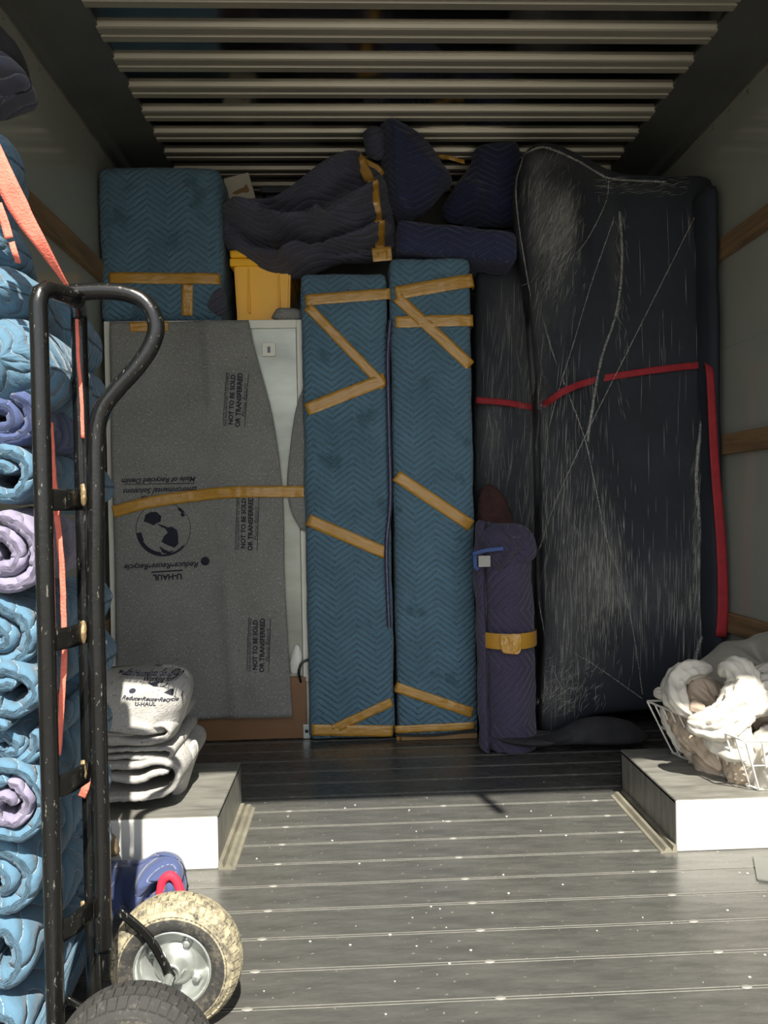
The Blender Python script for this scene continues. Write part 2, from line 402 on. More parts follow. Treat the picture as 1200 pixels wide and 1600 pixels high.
def sheet(name, left, right, D, mat, nu=30, nv=60, thick=.012, wave=None, top=None):
    """hanging sheet between a left and a right pixel polyline"""
    Lp = smooth_path([at(x, y, y=D) for x, y in left], nv); Rp = smooth_path([at(x, y, y=D) for x, y in right], nv)
    vs, fs, uvs = [], [], []
    for s in (0, 1):
        for i in range(nv):
            for j in range(nu):
                g = Lp[i].lerp(Rp[i], j/(nu-1)); d = wave(g) if wave else 0
                vs.append(Vector((g.x, D-d+s*thick, g.z))); uvs.append((g.x, g.z))
    B = nu*nv
    for s in (0, B):
        for i in range(nv-1):
            for j in range(nu-1):
                f = [s+i*nu+j, s+i*nu+j+1, s+(i+1)*nu+j+1, s+(i+1)*nu+j]; fs.append(f if s else f[::-1])
    ed = [i*nu for i in range(nv)]+[(nv-1)*nu+j for j in range(1, nu)]+[i*nu+nu-1 for i in range(nv-2, -1, -1)]+[j for j in range(nu-2, 0, -1)]
    for a, b in zip(ed, ed[1:]+ed[:1]): fs.append([a, b, B+b, B+a])
    me = mesh(name, vs, fs, uvs); me.materials.append(mat); me.polygons.foreach_set('use_smooth', [True]*len(me.polygons)); return fixn(me)
def strip(name, P, width, mat, wdir=None, thick=.0012, n=None, crinkle=.0015, nrm=(0, -1, 0), seed=0, nw=5):
    """tape or webbing: P world points, width number or function"""
    n = n or max(16, len(P)*8); nrm = Vector(nrm)
    pts = smooth_path(P, n) if len(P) > 2 else [Vector(P[0]).lerp(Vector(P[1]), i/(n-1)) for i in range(n)]
    vs, fs, uvs = [], [], []; L = 0
    for s in (0, 1):
        L = 0
        for i, p in enumerate(pts):
            t = (pts[min(i+1, n-1)]-pts[max(i-1, 0)]).normalized()
            wd = Vector(wdir) if wdir is not None else t.cross(nrm).normalized()
            if i: L += (p-pts[i-1]).length
            ww = width(i/(n-1)) if callable(width) else width
            nn = wd.cross(t).normalized()
            if nn.dot(nrm) < -.2: nn = -nn
            for j in range(nw):
                k = j/(nw-1)-.5
                cr = crinkle*noise.noise(Vector((L*45, k*2.2, seed)))
                vs.append(p+wd*(ww*k)+nn*(cr-(thick if s else 0))); uvs.append((k*ww, L))
    B = n*nw
    for s in (0, B):
        for i in range(n-1):
            for j in range(nw-1):
                f = [s+i*nw+j, s+i*nw+j+1, s+(i+1)*nw+j+1, s+(i+1)*nw+j]; fs.append(f if s else f[::-1])
    ed = [i*nw for i in range(n)]+[(n-1)*nw+j for j in range(1, nw)]+[i*nw+nw-1 for i in range(n-2, -1, -1)]+[j for j in range(nw-2, 0, -1)]
    for a, b in zip(ed, ed[1:]+ed[:1]): fs.append([a, b, B+b, B+a])
    me = mesh(name, vs, fs, uvs); me.materials.append(mat); me.polygons.foreach_set('use_smooth', [True]*len(me.polygons)); return fixn(me)
def bvh_of(o):
    me = o.data; return BVHTree.FromPolygons([v.co.copy() for v in me.vertices], [list(p.vertices) for p in me.polygons])
def drape_y(me, tree, off=.0015, y0=0.3, dirv=(0, 1, 0), fall=None):
    for v in me.vertices:
        o = Vector((v.co.x, y0, v.co.z)); hit = tree.ray_cast(o, Vector(dirv))
        if hit[0] is not None: v.co.y = hit[0].y-off
        elif fall is not None: v.co.y = fall
    return me
def textmesh(txt, size, shear=0, bold=0, align='CENTER', space=1.0):
    cu = bpy.data.curves.new('lettering', 'FONT'); cu.body = txt; cu.size = size; cu.shear = shear; cu.align_x = align; cu.align_y = 'CENTER'
    cu.offset = bold; cu.space_character = space; cu.resolution_u = 3
    o = bpy.data.objects.new('lettering', cu); COL.objects.link(o); dg = bpy.context.evaluated_depsgraph_get()
    me = bpy.data.meshes.new_from_object(o.evaluated_get(dg)); bpy.data.objects.remove(o); bpy.data.curves.remove(cu)
    me.materials.clear(); me.materials.append(INK); return me
def place_flat(me, origin, ang, width=None, tree=None, off=.0015, thick=.0006):
    """flat lettering in its own xy -> the x/z plane of the place, turned by ang, fitted to width, laid on a surface"""
    xs = [v.co.x for v in me.vertices]; w0 = max(xs)-min(xs); k = width/w0 if width else 1
    ca, sa = math.cos(ang), math.sin(ang)
    for v in me.vertices:
        x, y = v.co.x*k, v.co.y*k; v.co = Vector((origin.x+x*ca-y*sa, origin.y, origin.z+x*sa+y*ca))
    if tree is not None:
        bm = bmesh.new(); bm.from_mesh(me); bmesh.ops.triangulate(bm, faces=bm.faces); bm.to_mesh(me); bm.free(); drape_y(me, tree, off)
    return me

# ------------------------------------------------------------------ the truck body
XL, XR = -.945, 1.355
Y1 = 3.62                                            # front bulkhead
ZW, ZR = 2.275, 2.325                                # top of walls, roof underside at the bows
YS = at(640, 1241, z=0).y                            # the sun reaches the floor up to here
YE = YS - 2.24*math.cos(SUN_AZ)/math.tan(SUN_EL)     # rear opening of the truck
ground = link('ground', box('ground', (-30, -40, -.95), (30, 30, -.85), GROUND), kind='structure', label='asphalt yard outside the truck')
floor = link('floor', box('floor', (XL-.03, YE, -.06), (XR+.03, Y1+.03, -.008), plain('dark_seam', (.05, .05, .045), .6)), kind='structure', label='grey worn aluminium plank floor of the truck')
PW = .1085; y0 = at(640, 1566, z=0).y
ks = [k for k in range(-8, 24) if y0+k*PW < Y1 and y0+(k+1)*PW > YE]
RIDGE = plain('worn_plank_edge', (.22, .215, .19), .6, .3, .2, 30)
pm = None
for k in ks:
    if pm is None: pm = box('plank', (XL, .0012, -.012), (XR, PW-.0012, 0), FLOOR)
    o = link('plank', pm, floor); o.location = (0, y0+k*PW, 0)
rm = None
for k in ks:
    if y0+k*PW < .95 or y0+k*PW > 2.9: continue
    for dy in (-.0035, .0035):
        if rm is None: rm = box('plank_lip', (XL, -.0009, 0), (XR, .0009, .0004), RIDGE)
        o = link('plank_lip', rm, floor); o.location = (0, y0+k*PW+dy, 0)
rv = lathe('rivet', [(0, .0016), (.004, .0014), (.0065, .0006), (.007, 0)], RIDGE, 10, 'z')
for k in ks:
    if y0+k*PW < .95 or y0+k*PW > 2.5: continue
    for xx in (-.204, .242, .687):
        o = link('rivet', rv, floor); o.location = (xx, y0+k*PW, .0008); o.scale = (1.5, .9, 1)
crumb = plain('white_debris', (.6, .58, .52), .8)
cr = bmesh.new()
rnd = random.Random(3)
for i in range(90):
    c = Vector((rnd.uniform(-.3, 1.2), rnd.uniform(1.15, 2.5), .001)); r = rnd.uniform(.0006, .0024)
    r_ = bmesh.ops.create_icosphere(cr, subdivisions=1, radius=r, matrix=Matrix.Translation(c)@Matrix.Diagonal((1.4, 1, .6, 1)))
mc = bpy.data.meshes.new('debris'); cr.to_mesh(mc); cr.free()
link('floor_debris', mc, mat=crumb, kind='stuff', label='tiny white crumbs scattered over the truck floor', cat='debris')

def wall(name, x0, x1, lab):
    return link(name, box(name, (x0, YE, -.06), (x1, Y1+.03, ZW+.1), WALL), kind='structure', label=lab)
wl = wall('wall_left', XL-.035, XL, 'olive grey glossy left wall panel of the truck')
wr = wall('wall_right', XR, XR+.035, 'olive grey right wall panel of the truck')
link('wall_front', box('wall_front', (XL-.03, Y1, -.06), (XR+.03, Y1+.03, ZR+.1), COVE), kind='structure', label='dark front bulkhead behind the load')
for side, wo in ((-1, wl), (1, wr)):
    xw = XL if side < 0 else XR
    for zz in (1.775, 1.07, .43):
        a, b = (xw, xw+.024) if side < 0 else (xw-.024, xw)
        link('wooden_rail', box('wooden_rail', (a, YE+.15, zz-.036), (b, Y1-.02, zz+.036), WOOD, .004), wo)
    for zz in (1.42,):                                                    # shallow panel seam
        a, b = (xw-.001, xw+.0015) if side < 0 else (xw-.0015, xw+.001)
        link('panel_seam', box('panel_seam', (a, YE+.1, zz-.003), (b, Y1-.02, zz+.003), WALL), wo)
    rvm = lathe('rivet', [(0, .004), (.005, .003), (.0075, 0)], FLANGE, 10, 'z')
    for i in range(18):
        o = link('rivet', rvm, wo); o.location = (xw-side*.0002, 1.05+i*.125, ZW-.03); o.rotation_euler = (0, -side*PI/2, 0)
    # cove between wall and roof
    xc = xw-side*.205
    prof = [(xw, ZW-.004), (xw-side*.03, ZW+.006), (xw-side*.045, ZW+.028), (xw-side*.075, ZW+.030), (xc, ZR+.005), (xc, ZR+.06), (xw+side*.03, ZR+.06), (xw+side*.03, ZW)]
    vs = [Vector((x, y, z)) for y in (YE, Y1) for x, z in prof]; n = len(prof)
    fs = [[i, (i+1) % n, n+(i+1) % n, n+i] for i in range(n)]+[list(range(n)), list(range(n, 2*n))[::-1]]
    me = fixn(mesh('trim', vs, fs)); me.materials.append(COVE)
    tr = link('trim_1' if side < 0 else 'trim_2', me, kind='structure', label='dark painted steel cove along the %s roof edge' % ('left' if side < 0 else 'right'))
    a, b = (xw, xw+.005) if side < 0 else (xw-.005, xw)
    link('edge_lip', box('edge_lip', (a, YE, ZW-.009), (b, Y1, ZW-.003), FLANGE), tr)
ceil = link('ceiling', box('ceiling', (XL-.035, YE, ZR+.016), (XR+.035, Y1+.03, ZR+.075), ROOF), kind='structure', label='shiny aluminium roof skin of the truck')
# roof bows: hat sections with a groove along the middle
BP = (at(600, 209, z=ZR-.002).y-at(600, 46, z=ZR-.002).y)/4; yb = at(600, 58, z=ZR-.002).y
W2 = .039
hat = [(-W2-.006, .018), (-W2-.004, .012), (-W2, .003), (-W2+.006, 0), (-.007, 0), (-.004, .007), (.004, .007), (.007, 0), (W2-.006, 0), (W2, .003), (W2+.004, .012), (W2+.006, .018)]
vs = [Vector((x, y, z)) for x in (XL+.2, XR-.2) for y, z in hat]; n = len(hat)
fs = [[i, i+1, n+i+1, n+i] for i in range(n-1)]+[[0, n, 2*n-1, n-1]]+[list(range(n)), list(range(n, 2*n))[::-1]]
bowm = fixn(mesh('roof_bow', vs, fs)); bowm.materials.append(BOW)
for k in range(-10, 9):
    yy = yb+k*BP
    if yy > YE+.1 and yy < Y1-.06:
        o = link('roof_bow', bowm, ceil); o.location = (0, yy, ZR)
link('trim_3', box('trim_3', (XL-.03, YE-.03, 2.24), (XR+.03, YE+.02, ZR+.09), COVE, .004), kind='structure', label='steel header over the rear opening')

g1_, g0_ = at(786, 1272, z=0), at(735, 1228, z=0)
def up_(g, z): return g-sdir*(z/-sdir.z)*1.0 if False else g+sdir*(z/sdir.z)
link('pull_strap', strip('pull_strap', [up_(g1_, 2.13), up_(g1_.lerp(g0_, .5), 2.19), up_(g0_, 2.25)], .03, DARKC, thick=.004, nrm=(0, 0, 1)), bpy.data.objects['trim_3'])

# wheel wells
WT = .126; WF = at(1058, 1331, z=0).y; WB = WF+.40
XWL = at(351, 1331, z=0).x; XWR = at(1058, 1331, z=0).x
def well(x0, x1, inner, lab):
    t = thing('wheel_well', ((x0+x1)/2, (WF+WB)/2, 0), lab, 'wheel well'); t['kind'] = 'structure'
    rebase(link('front_face', box('front_face', (x0, WF, 0), (x1, WF+.012, WT), ALU, .004)), t)
    rebase(link('top_plate', box('top_plate', (x0, WF+.003, WT-.012), (x1, WB, WT+.002), WELLTOP, .004)), t)
    s = 1 if inner == x1 else -1
    a, b = sorted((inner, inner-s*.012))
    rebase(link('side_plate', box('side_plate', (a, WF+.004, 0), (b, WB, WT), WELLTOP, .003)), t)
    rebase(link('back_plate', box('back_plate', (x0, WB-.012, 0), (x1, WB, WT-.002), WELLTOP, .003)), t)
    # stepped floor flange along the inner side
    xa = inner+s*.0005
    prof = [(0, 0), (0, .016), (.010, .016), (.013, .004), (.018, .012), (.028, .013), (.034, .004), (.042, .003), (.043, 0)]
    vs = [Vector((xa+s*x, y, z)) for y in (WF-.004, WB-.03) for x, z in prof]; n = len(prof)
    fs = [[i, (i+1) % n, n+(i+1) % n, n+i] for i in range(n)]+[list(range(n)), list(range(n, 2*n))[::-1]]
    me = fixn(mesh('floor_flange', vs, fs)); me.materials.append(FLANGE); rebase(link('floor_flange', me), t)
    return t
well(XL+.001, XWL, XWL, 'pale metal wheel well box under the stack of folded grey pads')
well(XWR, XR-.001, XWR, 'pale metal wheel well box under the wire basket')
mp = link('metal_plate', box('metal_plate', (-.07, -.07, 0), (.12, .05, .006), COVE, .0015), label='small grey metal plate on the floor in front of the right wheel well', cat='metal plate')
q = at(1178, 1358, z=0); mp.location = (q.x+.07, q.y-.02, .0005); mp.rotation_euler = (0, 0, math.radians(-24))

# ------------------------------------------------------------------ metal cabinet on the left of the load
YC = 2.90
p0 = at(176, 1159, y=YC); p1 = at(480, 1159, y=YC); ztop = at(400, 500, y=YC).z
cx0, cx1 = max(p0.x, XL+.03), at(478, 800, y=YC).x
cab = thing('metal_cabinet', ((cx0+cx1)/2, YC+.3, 0), 'tall sheet-metal cabinet with cream frame standing behind the hanging grey pad', 'cabinet')
def put(name, me, t, label=None, smooth=False): return rebase(link(name, me, label=label, smooth=smooth), t)
put('body', box('body', (cx0, YC+.012, .0), (cx1, YC+.6, ztop), CREAM, .006), cab)
zb = at(470, 1057, y=YC).z
put('metal_panel', box('metal_panel', (cx0+.02, YC+.004, zb), (cx1-.024, YC+.014, ztop-.03), GALV, .001), cab, 'dented galvanised sheet panel')
put('frame_post', box('frame_post', (cx1-.022, YC-.004, zb-.02), (cx1, YC+.013, ztop), CREAM, .003), cab)
put('frame_post', box('frame_post', (cx0, YC-.004, 0), (cx0+.02, YC+.013, ztop), CREAM, .003), cab)
put('frame_rail', box('frame_rail', (cx0+.02, YC-.004, ztop-.032), (cx1-.022, YC+.013, ztop), CREAM, .003), cab)
put('base_board', box('base_board', (cx0+.01, YC-.006, .003), (cx1-.012, YC+.012, zb), HARDB, .002), cab, 'brown hardboard strip')
put('corner_bracket', box('corner_bracket', (cx1-.026, YC-.010, .002), (cx1, YC-.004, .055), ZINC, .001), cab)
put('bracket_screw', lathe('bracket_screw', [(0, -.003), (.006, -.003), (.007, 0)], BLACKP, 12, 'y', (cx1-.013, YC-.010, .03)), cab)
pl = at(420, 546, y=YC); 
lp = put('lock_plate', box('lock_plate', (pl.x-.025, YC-.003, pl.z-.026), (pl.x+.025, YC+.005, pl.z+.026), CREAM, .002), cab, 'cream square lock plate')
kh = rebase(link('keyhole', box('keyhole', (pl.x-.005, YC-.0045, pl.z-.013), (pl.x+.006, YC-.0025, pl.z+.010), BLACKP, .001)), cab)
put('cable', tube('cable', [at(483, 1030, y=YC-.012), at(472, 1036, y=YC-.02), at(467, 1050, y=YC-.02), at(470, 1066, y=YC-.006)], .005, BLACKP), cab)
ns = link('paper', inflate('paper', [(452, 1035), (461, 1008), (468, 1010), (472, 1030), (466, 1052), (455, 1052)], YC-.004, .012, ALU, 6, 30, namp=.004), label='crumpled silver foil scrap hanging from the cabinet front', cat='foil')
ns.name = 'foil_scrap'

# the big hanging grey pad
YP = YC-.035
gp_me = sheet('felt', [(172, 503), (174, 700), (178, 850), (180, 1000), (183, 1128)], [(388, 500), (396, 540), (425, 650), (441, 770), (444, 900), (451, 1030), (457, 1120)], YP, FELT, 40, 90, .012,
    wave=lambda g: .006*math.sin(g.x*16+g.z*2)+.012*noise.noise(g*3.0)+.004*noise.noise(g*9)+.012*math.exp(-((g.x-at(352, 900, y=YP).x-(g.z-.6)*-.05)/.02)**2)*(1 if g.z < .62 or g.z > 1.25 else .2))
gp = thing('furniture_pad', (at(300, 1128, y=YP).x, YP, at(300, 1128, y=YP).z), 'large grey recycled-felt pad printed with a globe, hanging over the metal cabinet', 'furniture pad')
gpm = put('felt_sheet', gp_me, gp)
tr_gp = bvh_of(gpm)
def ink_text(txt, px, py, deg, wpx, shear=0, bold=.0, parent=gp, tree=tr_gp, D=YP):
    me = textmesh(txt, .03, shear, bold); o = at(px, py, y=D)
    place_flat(me, o, math.radians(deg), wpx/F*D, tree)
    o_ = link('printed_lettering', me, gpm); return o_
ink_text('Made of Recycled Denim', 249, 750, 181, 112, .35, .0006)
ink_text('Environmental Solutions', 251, 766, 181, 112, .35, .0006)
ink_text('Working for', 247, 777, 181, 52, .35, .0006)
ink_text('Reduce\u2022Reuse\u2022Recycle', 253, 884, 181, 114, .35, .0006)
ink_text('U-HAUL', 262, 901, 181, 44, 0, .0011)
def ink_shape(pts, name='printed_mark', parent=gp, tree=tr_gp, D=YP, sub=True):
    P = [at(x, y, y=D) for x, y in pts]
    me = mesh(name, P, [list(range(len(P)))]); me.materials.append(INK)
    bm = bmesh.new(); bm.from_mesh(me); bmesh.ops.triangulate(bm, faces=bm.faces); bm.to_mesh(me); bm.free()
    drape_y(me, tree, .0016); return link(name, me, gpm)
for (a, b, ww) in (((195, 757), (305, 755), 1.0), ((237, 894), (285, 891), 2.2)):
    ink_shape([(a[0], a[1]-ww/2), (b[0], b[1]-ww/2), (b[0], b[1]+ww/2), (a[0], a[1]+ww/2)])
gc = (255, 827); gr = 42
def arcpts(r0, r1, a0, a1, n=24):
    A = [math.radians(a0+(a1-a0)*i/n) for i in range(n+1)]
    return [(gc[0]+r1*math.cos(a), gc[1]+r1*math.sin(a)) for a in A]+[(gc[0]+r0*math.cos(a), gc[1]+r0*math.sin(a)) for a in reversed(A)]
for k in range(8): ink_shape(arcpts(gr-.45, gr+.35, k*45, k*45+45, 10))
ink_shape([(225, 815), (228, 804), (236, 800), (245, 800), (252, 807), (251, 815), (244, 818), (240, 821), (232, 817)])
ink_shape([(244, 818), (252, 820), (262, 824), (268, 823), (276, 828), (278, 838), (278, 850), (272, 856), (262, 852), (252, 847), (256, 838), (262, 832), (258, 826), (250, 822)])
ink_shape([(248, 853), (256, 858), (264, 862), (272, 860), (264, 866), (254, 864)])
ink_shape(arcpts(36, 42, 95, 150)); ink_shape(arcpts(34, 42, 150, 172)); ink_shape(arcpts(39, 42, 40, 95)); ink_shape(arcpts(38, 42, -55, -40)); ink_shape(arcpts(35, 40, -42, -33))
ink_shape([(320+7*math.cos(k*PI/8), 877+7*math.sin(k*PI/8)) for k in range(16)])
for (cx, cy, a, ln) in ((367, 625, 86.2, 84), (385, 818, 88, 84), (403, 1008, 88, 84)):
    ar = math.radians(a); ux, uy = math.cos(ar), -math.sin(ar); vx, vy = math.sin(ar), math.cos(ar)   # reading direction, line feed
    def off(d): return cx+vx*d, cy+vy*d
    ink_text('THIS PAD PROPERTY OF U-HAUL', *off(-12), a, ln, 0, .0001)
    ink_text('NOT TO BE SOLD', *off(-4), a, ln*.92, 0, .0010)
    ink_text('OR TRANSFERRED', *off(7), a, ln, 0, .0010)
    ink_text('Please Return', *off(15.5), a, ln*.62, .3, -.0002)
    for d in (-15.5, 18.5):
        x, y = off(d); h = ln/2
        ink_shape([(x-ux*h-.4, y-uy*h), (x+ux*h-.4, y+uy*h), (x+ux*h+.4, y+uy*h), (x-ux*h+.4, y-uy*h)])
def tape_px(pts, wpx, D, parent, tree=None, off=.004, seed=0, wrap=(0, 0), name='tape'):
    P = [at(x, y, y=D) for x, y in pts]; wd = wpx/F*D
    if tree is not None: P2 = smooth_path(P, max(14, len(P)*8)) if len(P) > 2 else [P[0].lerp(P[1], i/15) for i in range(16)]
    else: P2 = P
    if tree is not None:
        for p in P2:
            h = tree.ray_cast(Vector((p.x, .3, p.z)), Vector((0, 1, 0)))
            if h[0] is not None: p.y = h[0].y-off
            else: p.y = D+.01
        # smooth the depth so that the tape bridges hollows
        ys = [p.y for p in P2]
        for _ in range(2): ys = [min(ys[i], (ys[max(0, i-1)]+ys[i]+ys[min(len(ys)-1, i+1)])/3) for i in range(len(ys))]
        for p, y in zip(P2, ys): p.y = y
    d = (P2[-1]-P2[0]).normalized(); wdv = d.cross(Vector((0, -1, 0))).normalized()
    if wrap[0]: P2 = [P2[0]+Vector((0, wrap[0], 0))]+P2
    if wrap[1]: P2 = P2+[P2[-1]+Vector((0, wrap[1], 0))]
    me = strip(name, P2, wd, TAPE, wdir=wdv if len(pts) == 2 or wrap[0] or wrap[1] else None, n=max(24, len(P2)*2), seed=seed, crinkle=.003)
    return rebase(link(name, me), parent)
tape_px([(177, 800), (230, 786), (285, 777), (350, 770), (420, 768), (478, 768)], 18, YP, gp, tr_gp, .005, 1)
tape_px([(203, 511), (262, 509)], 15, YP, gp, tr_gp, .003, 2)
# a second pad peeping out on the right of the cabinet
sp = sheet('felt', [(476, 600), (462, 640), (453, 700), (448, 760), (455, 800), (470, 828)], [(478, 600), (482, 640), (484, 700), (484, 760), (484, 800), (484, 832)], YC-.02, FELT, 8, 20, .01)
link('furniture_pad', sp, label='pointed grey felt pad corner sticking out beside the left tall blue parcel', cat='furniture pad')

# ------------------------------------------------------------------ the two tall blue parcels
def tall(lab, xl, xr, ytop, ybot, D, depth, seed, tapes, lean=0):
    a = at(xl, 800, y=D).x; b = at(xr, 800, y=D).x; zt = at((xl+xr)/2, ytop, y=D).z
    t = thing('wrapped_parcel', ((a+b)/2, D+depth/2, 0), lab, 'wrapped parcel', 'tall quilted parcels')
    m = put('quilted_blanket', softbox('quilted_blanket', (a, D+.008, .006), (b, D+depth, zt), BLUE, .022, .018, .004, 7, .008, seed), t, smooth=True)
    tr = bvh_of(m)
    for i, (p, q, wpx, wr_) in enumerate(tapes): tape_px([p, q], wpx, D, t, tr, .004, seed*10+i, wrap=wr_)
    return t, m, tr, a, b, zt
YA = 2.845
tA, mA, trA, a0, a1, zA = tall('left of the two tall blue quilted parcels, with stains and a zigzag of tape', 476, 611, 425, 1158, YA, .33, 1, [
    ((477, 469), (611, 458), 17, (.05, .05)), ((480, 478), (601, 604), 15, (.02, 0)), ((479, 640), (602, 592), 20, (.05, .03)), ((481, 812), (603, 864), 19, (.05, .03)),
    ((487, 1141), (614, 1143), 18, (.05, 0)), ((520, 1140), (612, 1097), 14, (0, .02))])
tB, mB, trB, b0, b1, zB = tall('right of the two tall blue quilted parcels, slightly taller, with crossed tape near its top', 616, 742, 401, 1160, YA-.012, .34, 2, [
    ((618, 458), (740, 437), 21, (.05, .05)), ((620, 464), (735, 571), 18, (.03, .03)), ((618, 503), (740, 500), 18, (.05, .05)), ((619, 743), (737, 822), 19, (.04, .04)),
    ((619, 1074), (739, 1114), 16, (.05, .05)), ((618, 1141), (742, 1134), 12, (.03, .03)), ((620, 1154), (740, 1152), 12, (.0, .03))])
put('dark_band', strip('dark_band', [at(618, 1149, y=YA-.024), at(680, 1149, y=YA-.026), at(742, 1141, y=YA-.022)], .008, DARKC, thick=.004), tB)
for dx, mt in ((-.004, NAVY), (.0, LILAC), (.004, NAVY)):
    put('edge_binding', tube('edge_binding', [at(610+dx*500, 500, y=YA-.004), at(606+dx*500, 560, y=YA-.008), at(608+dx*500, 680, y=YA-.008), at(610+dx*500, 780, y=YA-.006), at(604+dx*500, 860, y=YA-.008), at(608+dx*500, 980, y=YA-.002)], .0035, mt, 60, 6), tA)
# torn stains stay in the material; cardboard base under the right parcel
put('cardboard_foot', box('cardboard_foot', (b0+.01, YA-.013, .001), (b1-.005, YA+.02, .02), CARDB, .002), tB)

# ------------------------------------------------------------------ things on top of the cabinet
bx0, bx1 = XL+.012, at(346, 380, y=YC+.02).x; bz1 = at(250, 259, y=YC+.02).z
bb = thing('wrapped_box', ((bx0+bx1)/2, YC+.2, ztop), 'blue quilted box on top of the cabinet in the upper left corner', 'wrapped parcel')
bm_ = put('quilted_blanket', softbox('quilted_blanket', (bx0, YC+.02, ztop+.006), (bx1, YC+.42, bz1), BLUE, .03, .02, .008, 6, .012, 5), bb, smooth=True)
trb = bvh_of(bm_)
tape_px([(172, 436), (343, 437)], 17, YC+.02, bb, trb, .004, 31, wrap=(.03, .05))
tape_px([(294, 446), (293, 494)], 17, YC+.02, bb, trb, .004, 32)
put('plaid_corner', inflate('plaid_corner', [(322, 462), (335, 450), (348, 452), (352, 470), (350, 492), (330, 494), (318, 485)], YC+.03, .02, NAVYW, 8, 40), bb, 'dark plaid cloth corner')
# yellow bin
yb0 = at(360, 400, y=YC+.06); yb1 = at(456, 400, y=YC+.06); yz = at(400, 388, y=YC+.06).z
yx0 = at(370, 495, y=YC+.06).x; yx1 = at(452, 495, y=YC+.06).x
yt = thing('storage_bin', ((yx0+yx1)/2, YC+.25, ztop), 'yellow plastic storage bin on the cabinet under the dark blanket', 'storage bin')
def taper(name, x0, x1, X0, X1, z0, z1, ya, yb_, mat, fl=.02):
    vs = [(x0, ya+fl, z0), (x1, ya+fl, z0), (x1, yb_-fl, z0), (x0, yb_-fl, z0), (X0, ya, z1), (X1, ya, z1), (X1, yb_, z1), (X0, yb_, z1)]
    me = mesh(name, vs, [[3, 2, 1, 0], [4, 5, 6, 7], [0, 1, 5, 4], [1, 2, 6, 5], [2, 3, 7, 6], [3, 0, 4, 7]])
    bm = bmesh.new(); bm.from_mesh(me); bmesh.ops.recalc_face_normals(bm, faces=bm.faces); bmesh.ops.bevel(bm, geom=bm.edges[:], offset=.008, segments=2, affect='EDGES'); bm.to_mesh(me); bm.free(); me.materials.append(mat); return me
zr_ = at(400, 405, y=YC+.06).z
put('bin_body', taper('bin_body', yx0, yx1, yb0.x+.012, yb1.x-.004, ztop+.004, zr_, YC+.05, YC+.42, YEL), yt)
put('rim', box('rim', (yb0.x-.002, YC+.045, zr_-.03), (yb1.x+.004, YC+.425, zr_), YEL, .005), yt)
put('bin_lid', box('bin_lid', (yb0.x, YC+.04, zr_+.001), (yb1.x+.006, YC+.43, zr_+.03), YEL, .008), yt)
for px in (389, 436):
    q = at(px, 450, y=YC+.05); put('panel_rib', box('panel_rib', (q.x-.003, YC+.05, ztop+.04), (q.x+.003, YC+.072, zr_-.035), YEL, .001), yt)
gl = link('grey_cloth', inflate('grey_cloth', [(424, 497), (432, 484), (445, 482), (470, 485), (474, 499), (440, 503)], YC+.02, .03, FELT, 8, 40), label='crumpled grey felt scrap at the foot of the yellow bin', cat='cloth')
# cardboard box and dark tote behind the drape
cq = [at(349, 279, y=3.12), at(388, 269, y=3.12), at(398, 313, y=3.12)]
u_ = (cq[1]-cq[0]); v_ = (cq[2]-cq[1]); ang = math.atan2(u_.z, u_.x)
cw = u_.length; ch = cq[0].z-(zr_+.032)
bc = thing('cardboard_box', (cq[0].x+cw/2, 3.16, zr_+.032), 'small beige cardboard box with a torn brown patch behind the dark blanket', 'cardboard box')
body = put('box_body', box('box_body', (-cw/2, -.04, -.16), (cw/2, .06, 0), CARD, .002), bc)
mid = (cq[0]+cq[1])/2
body.parent = bc; body.matrix_parent_inverse = Matrix.Identity(4); body.location = (mid.x-bc.location.x, 0, mid.z-bc.location.z); body.rotation_euler = (0, -ang, 0)
tornP = [(364, 301), (372, 296), (380, 293), (385, 287), (390, 297), (387, 301), (378, 301), (370, 304), (363, 303)]
tm = mesh('torn_patch', [at(x, y, y=3.119) for x, y in tornP]+[at(x, y, y=3.1235) for x, y in tornP], [list(range(9)), list(range(9, 18))[::-1]]+[[i, (i+1) % 9, 9+(i+1) % 9, 9+i] for i in range(9)])
tm.materials.append(CARDB); put('torn_patch', fixn(tm), bc)
g0, g1 = at(405, 284, y=3.3), at(500, 284, y=3.3)
dt = thing('plastic_tote', ((g0.x+g1.x)/2, 3.4, ztop), 'dark grey plastic tote lid edge behind the cardboard box', 'storage bin')
put('tote_body', box('tote_body', (g0.x+.015, 3.36, ztop+.002), (g1.x-.015, 3.56, g0.z-.03), GREYP, .01), dt)
put('tote_lid', box('tote_lid', (g0.x, 3.34, g0.z-.029), (g1.x, 3.58, g0.z), GREYP, .006), dt)

# ------------------------------------------------------------------ dark blankets on top of the load
dr = thing('draped_blanket', (at(500, 430, y=2.98).x, 2.98, zA), 'dark navy quilted blanket bundle folded over the yellow bin and tied with tape', 'blanket bundle')
DRO = [(344, 330), (358, 323), (400, 330), (440, 312), (500, 266), (535, 247), (562, 240), (573, 250), (583, 262), (602, 280), (614, 335), (620, 398), (585, 409), (530, 412), (480, 432), (430, 436), (385, 415), (352, 385)]
rd = [([(345, 335), (400, 352), (450, 375), (500, 378)], .13, .026), ([(352, 352), (400, 388), (450, 402), (500, 395)], -.10, .020), ([(400, 425), (440, 425), (500, 405)], .05, .02), ([(500, 380), (540, 355), (600, 300)], .09, .022), ([(505, 392), (560, 378), (608, 350)], -.09, .014), ([(450, 418), (530, 392), (605, 368)], .08, .018), ([(420, 350), (500, 345), (560, 300)], -.07, .028), ([(430, 322), (500, 285), (560, 252)], .05, .03), ([(490, 408), (560, 402), (608, 388)], -.06, .012), ([(370, 395), (420, 412), (470, 412)], .05, .02)]
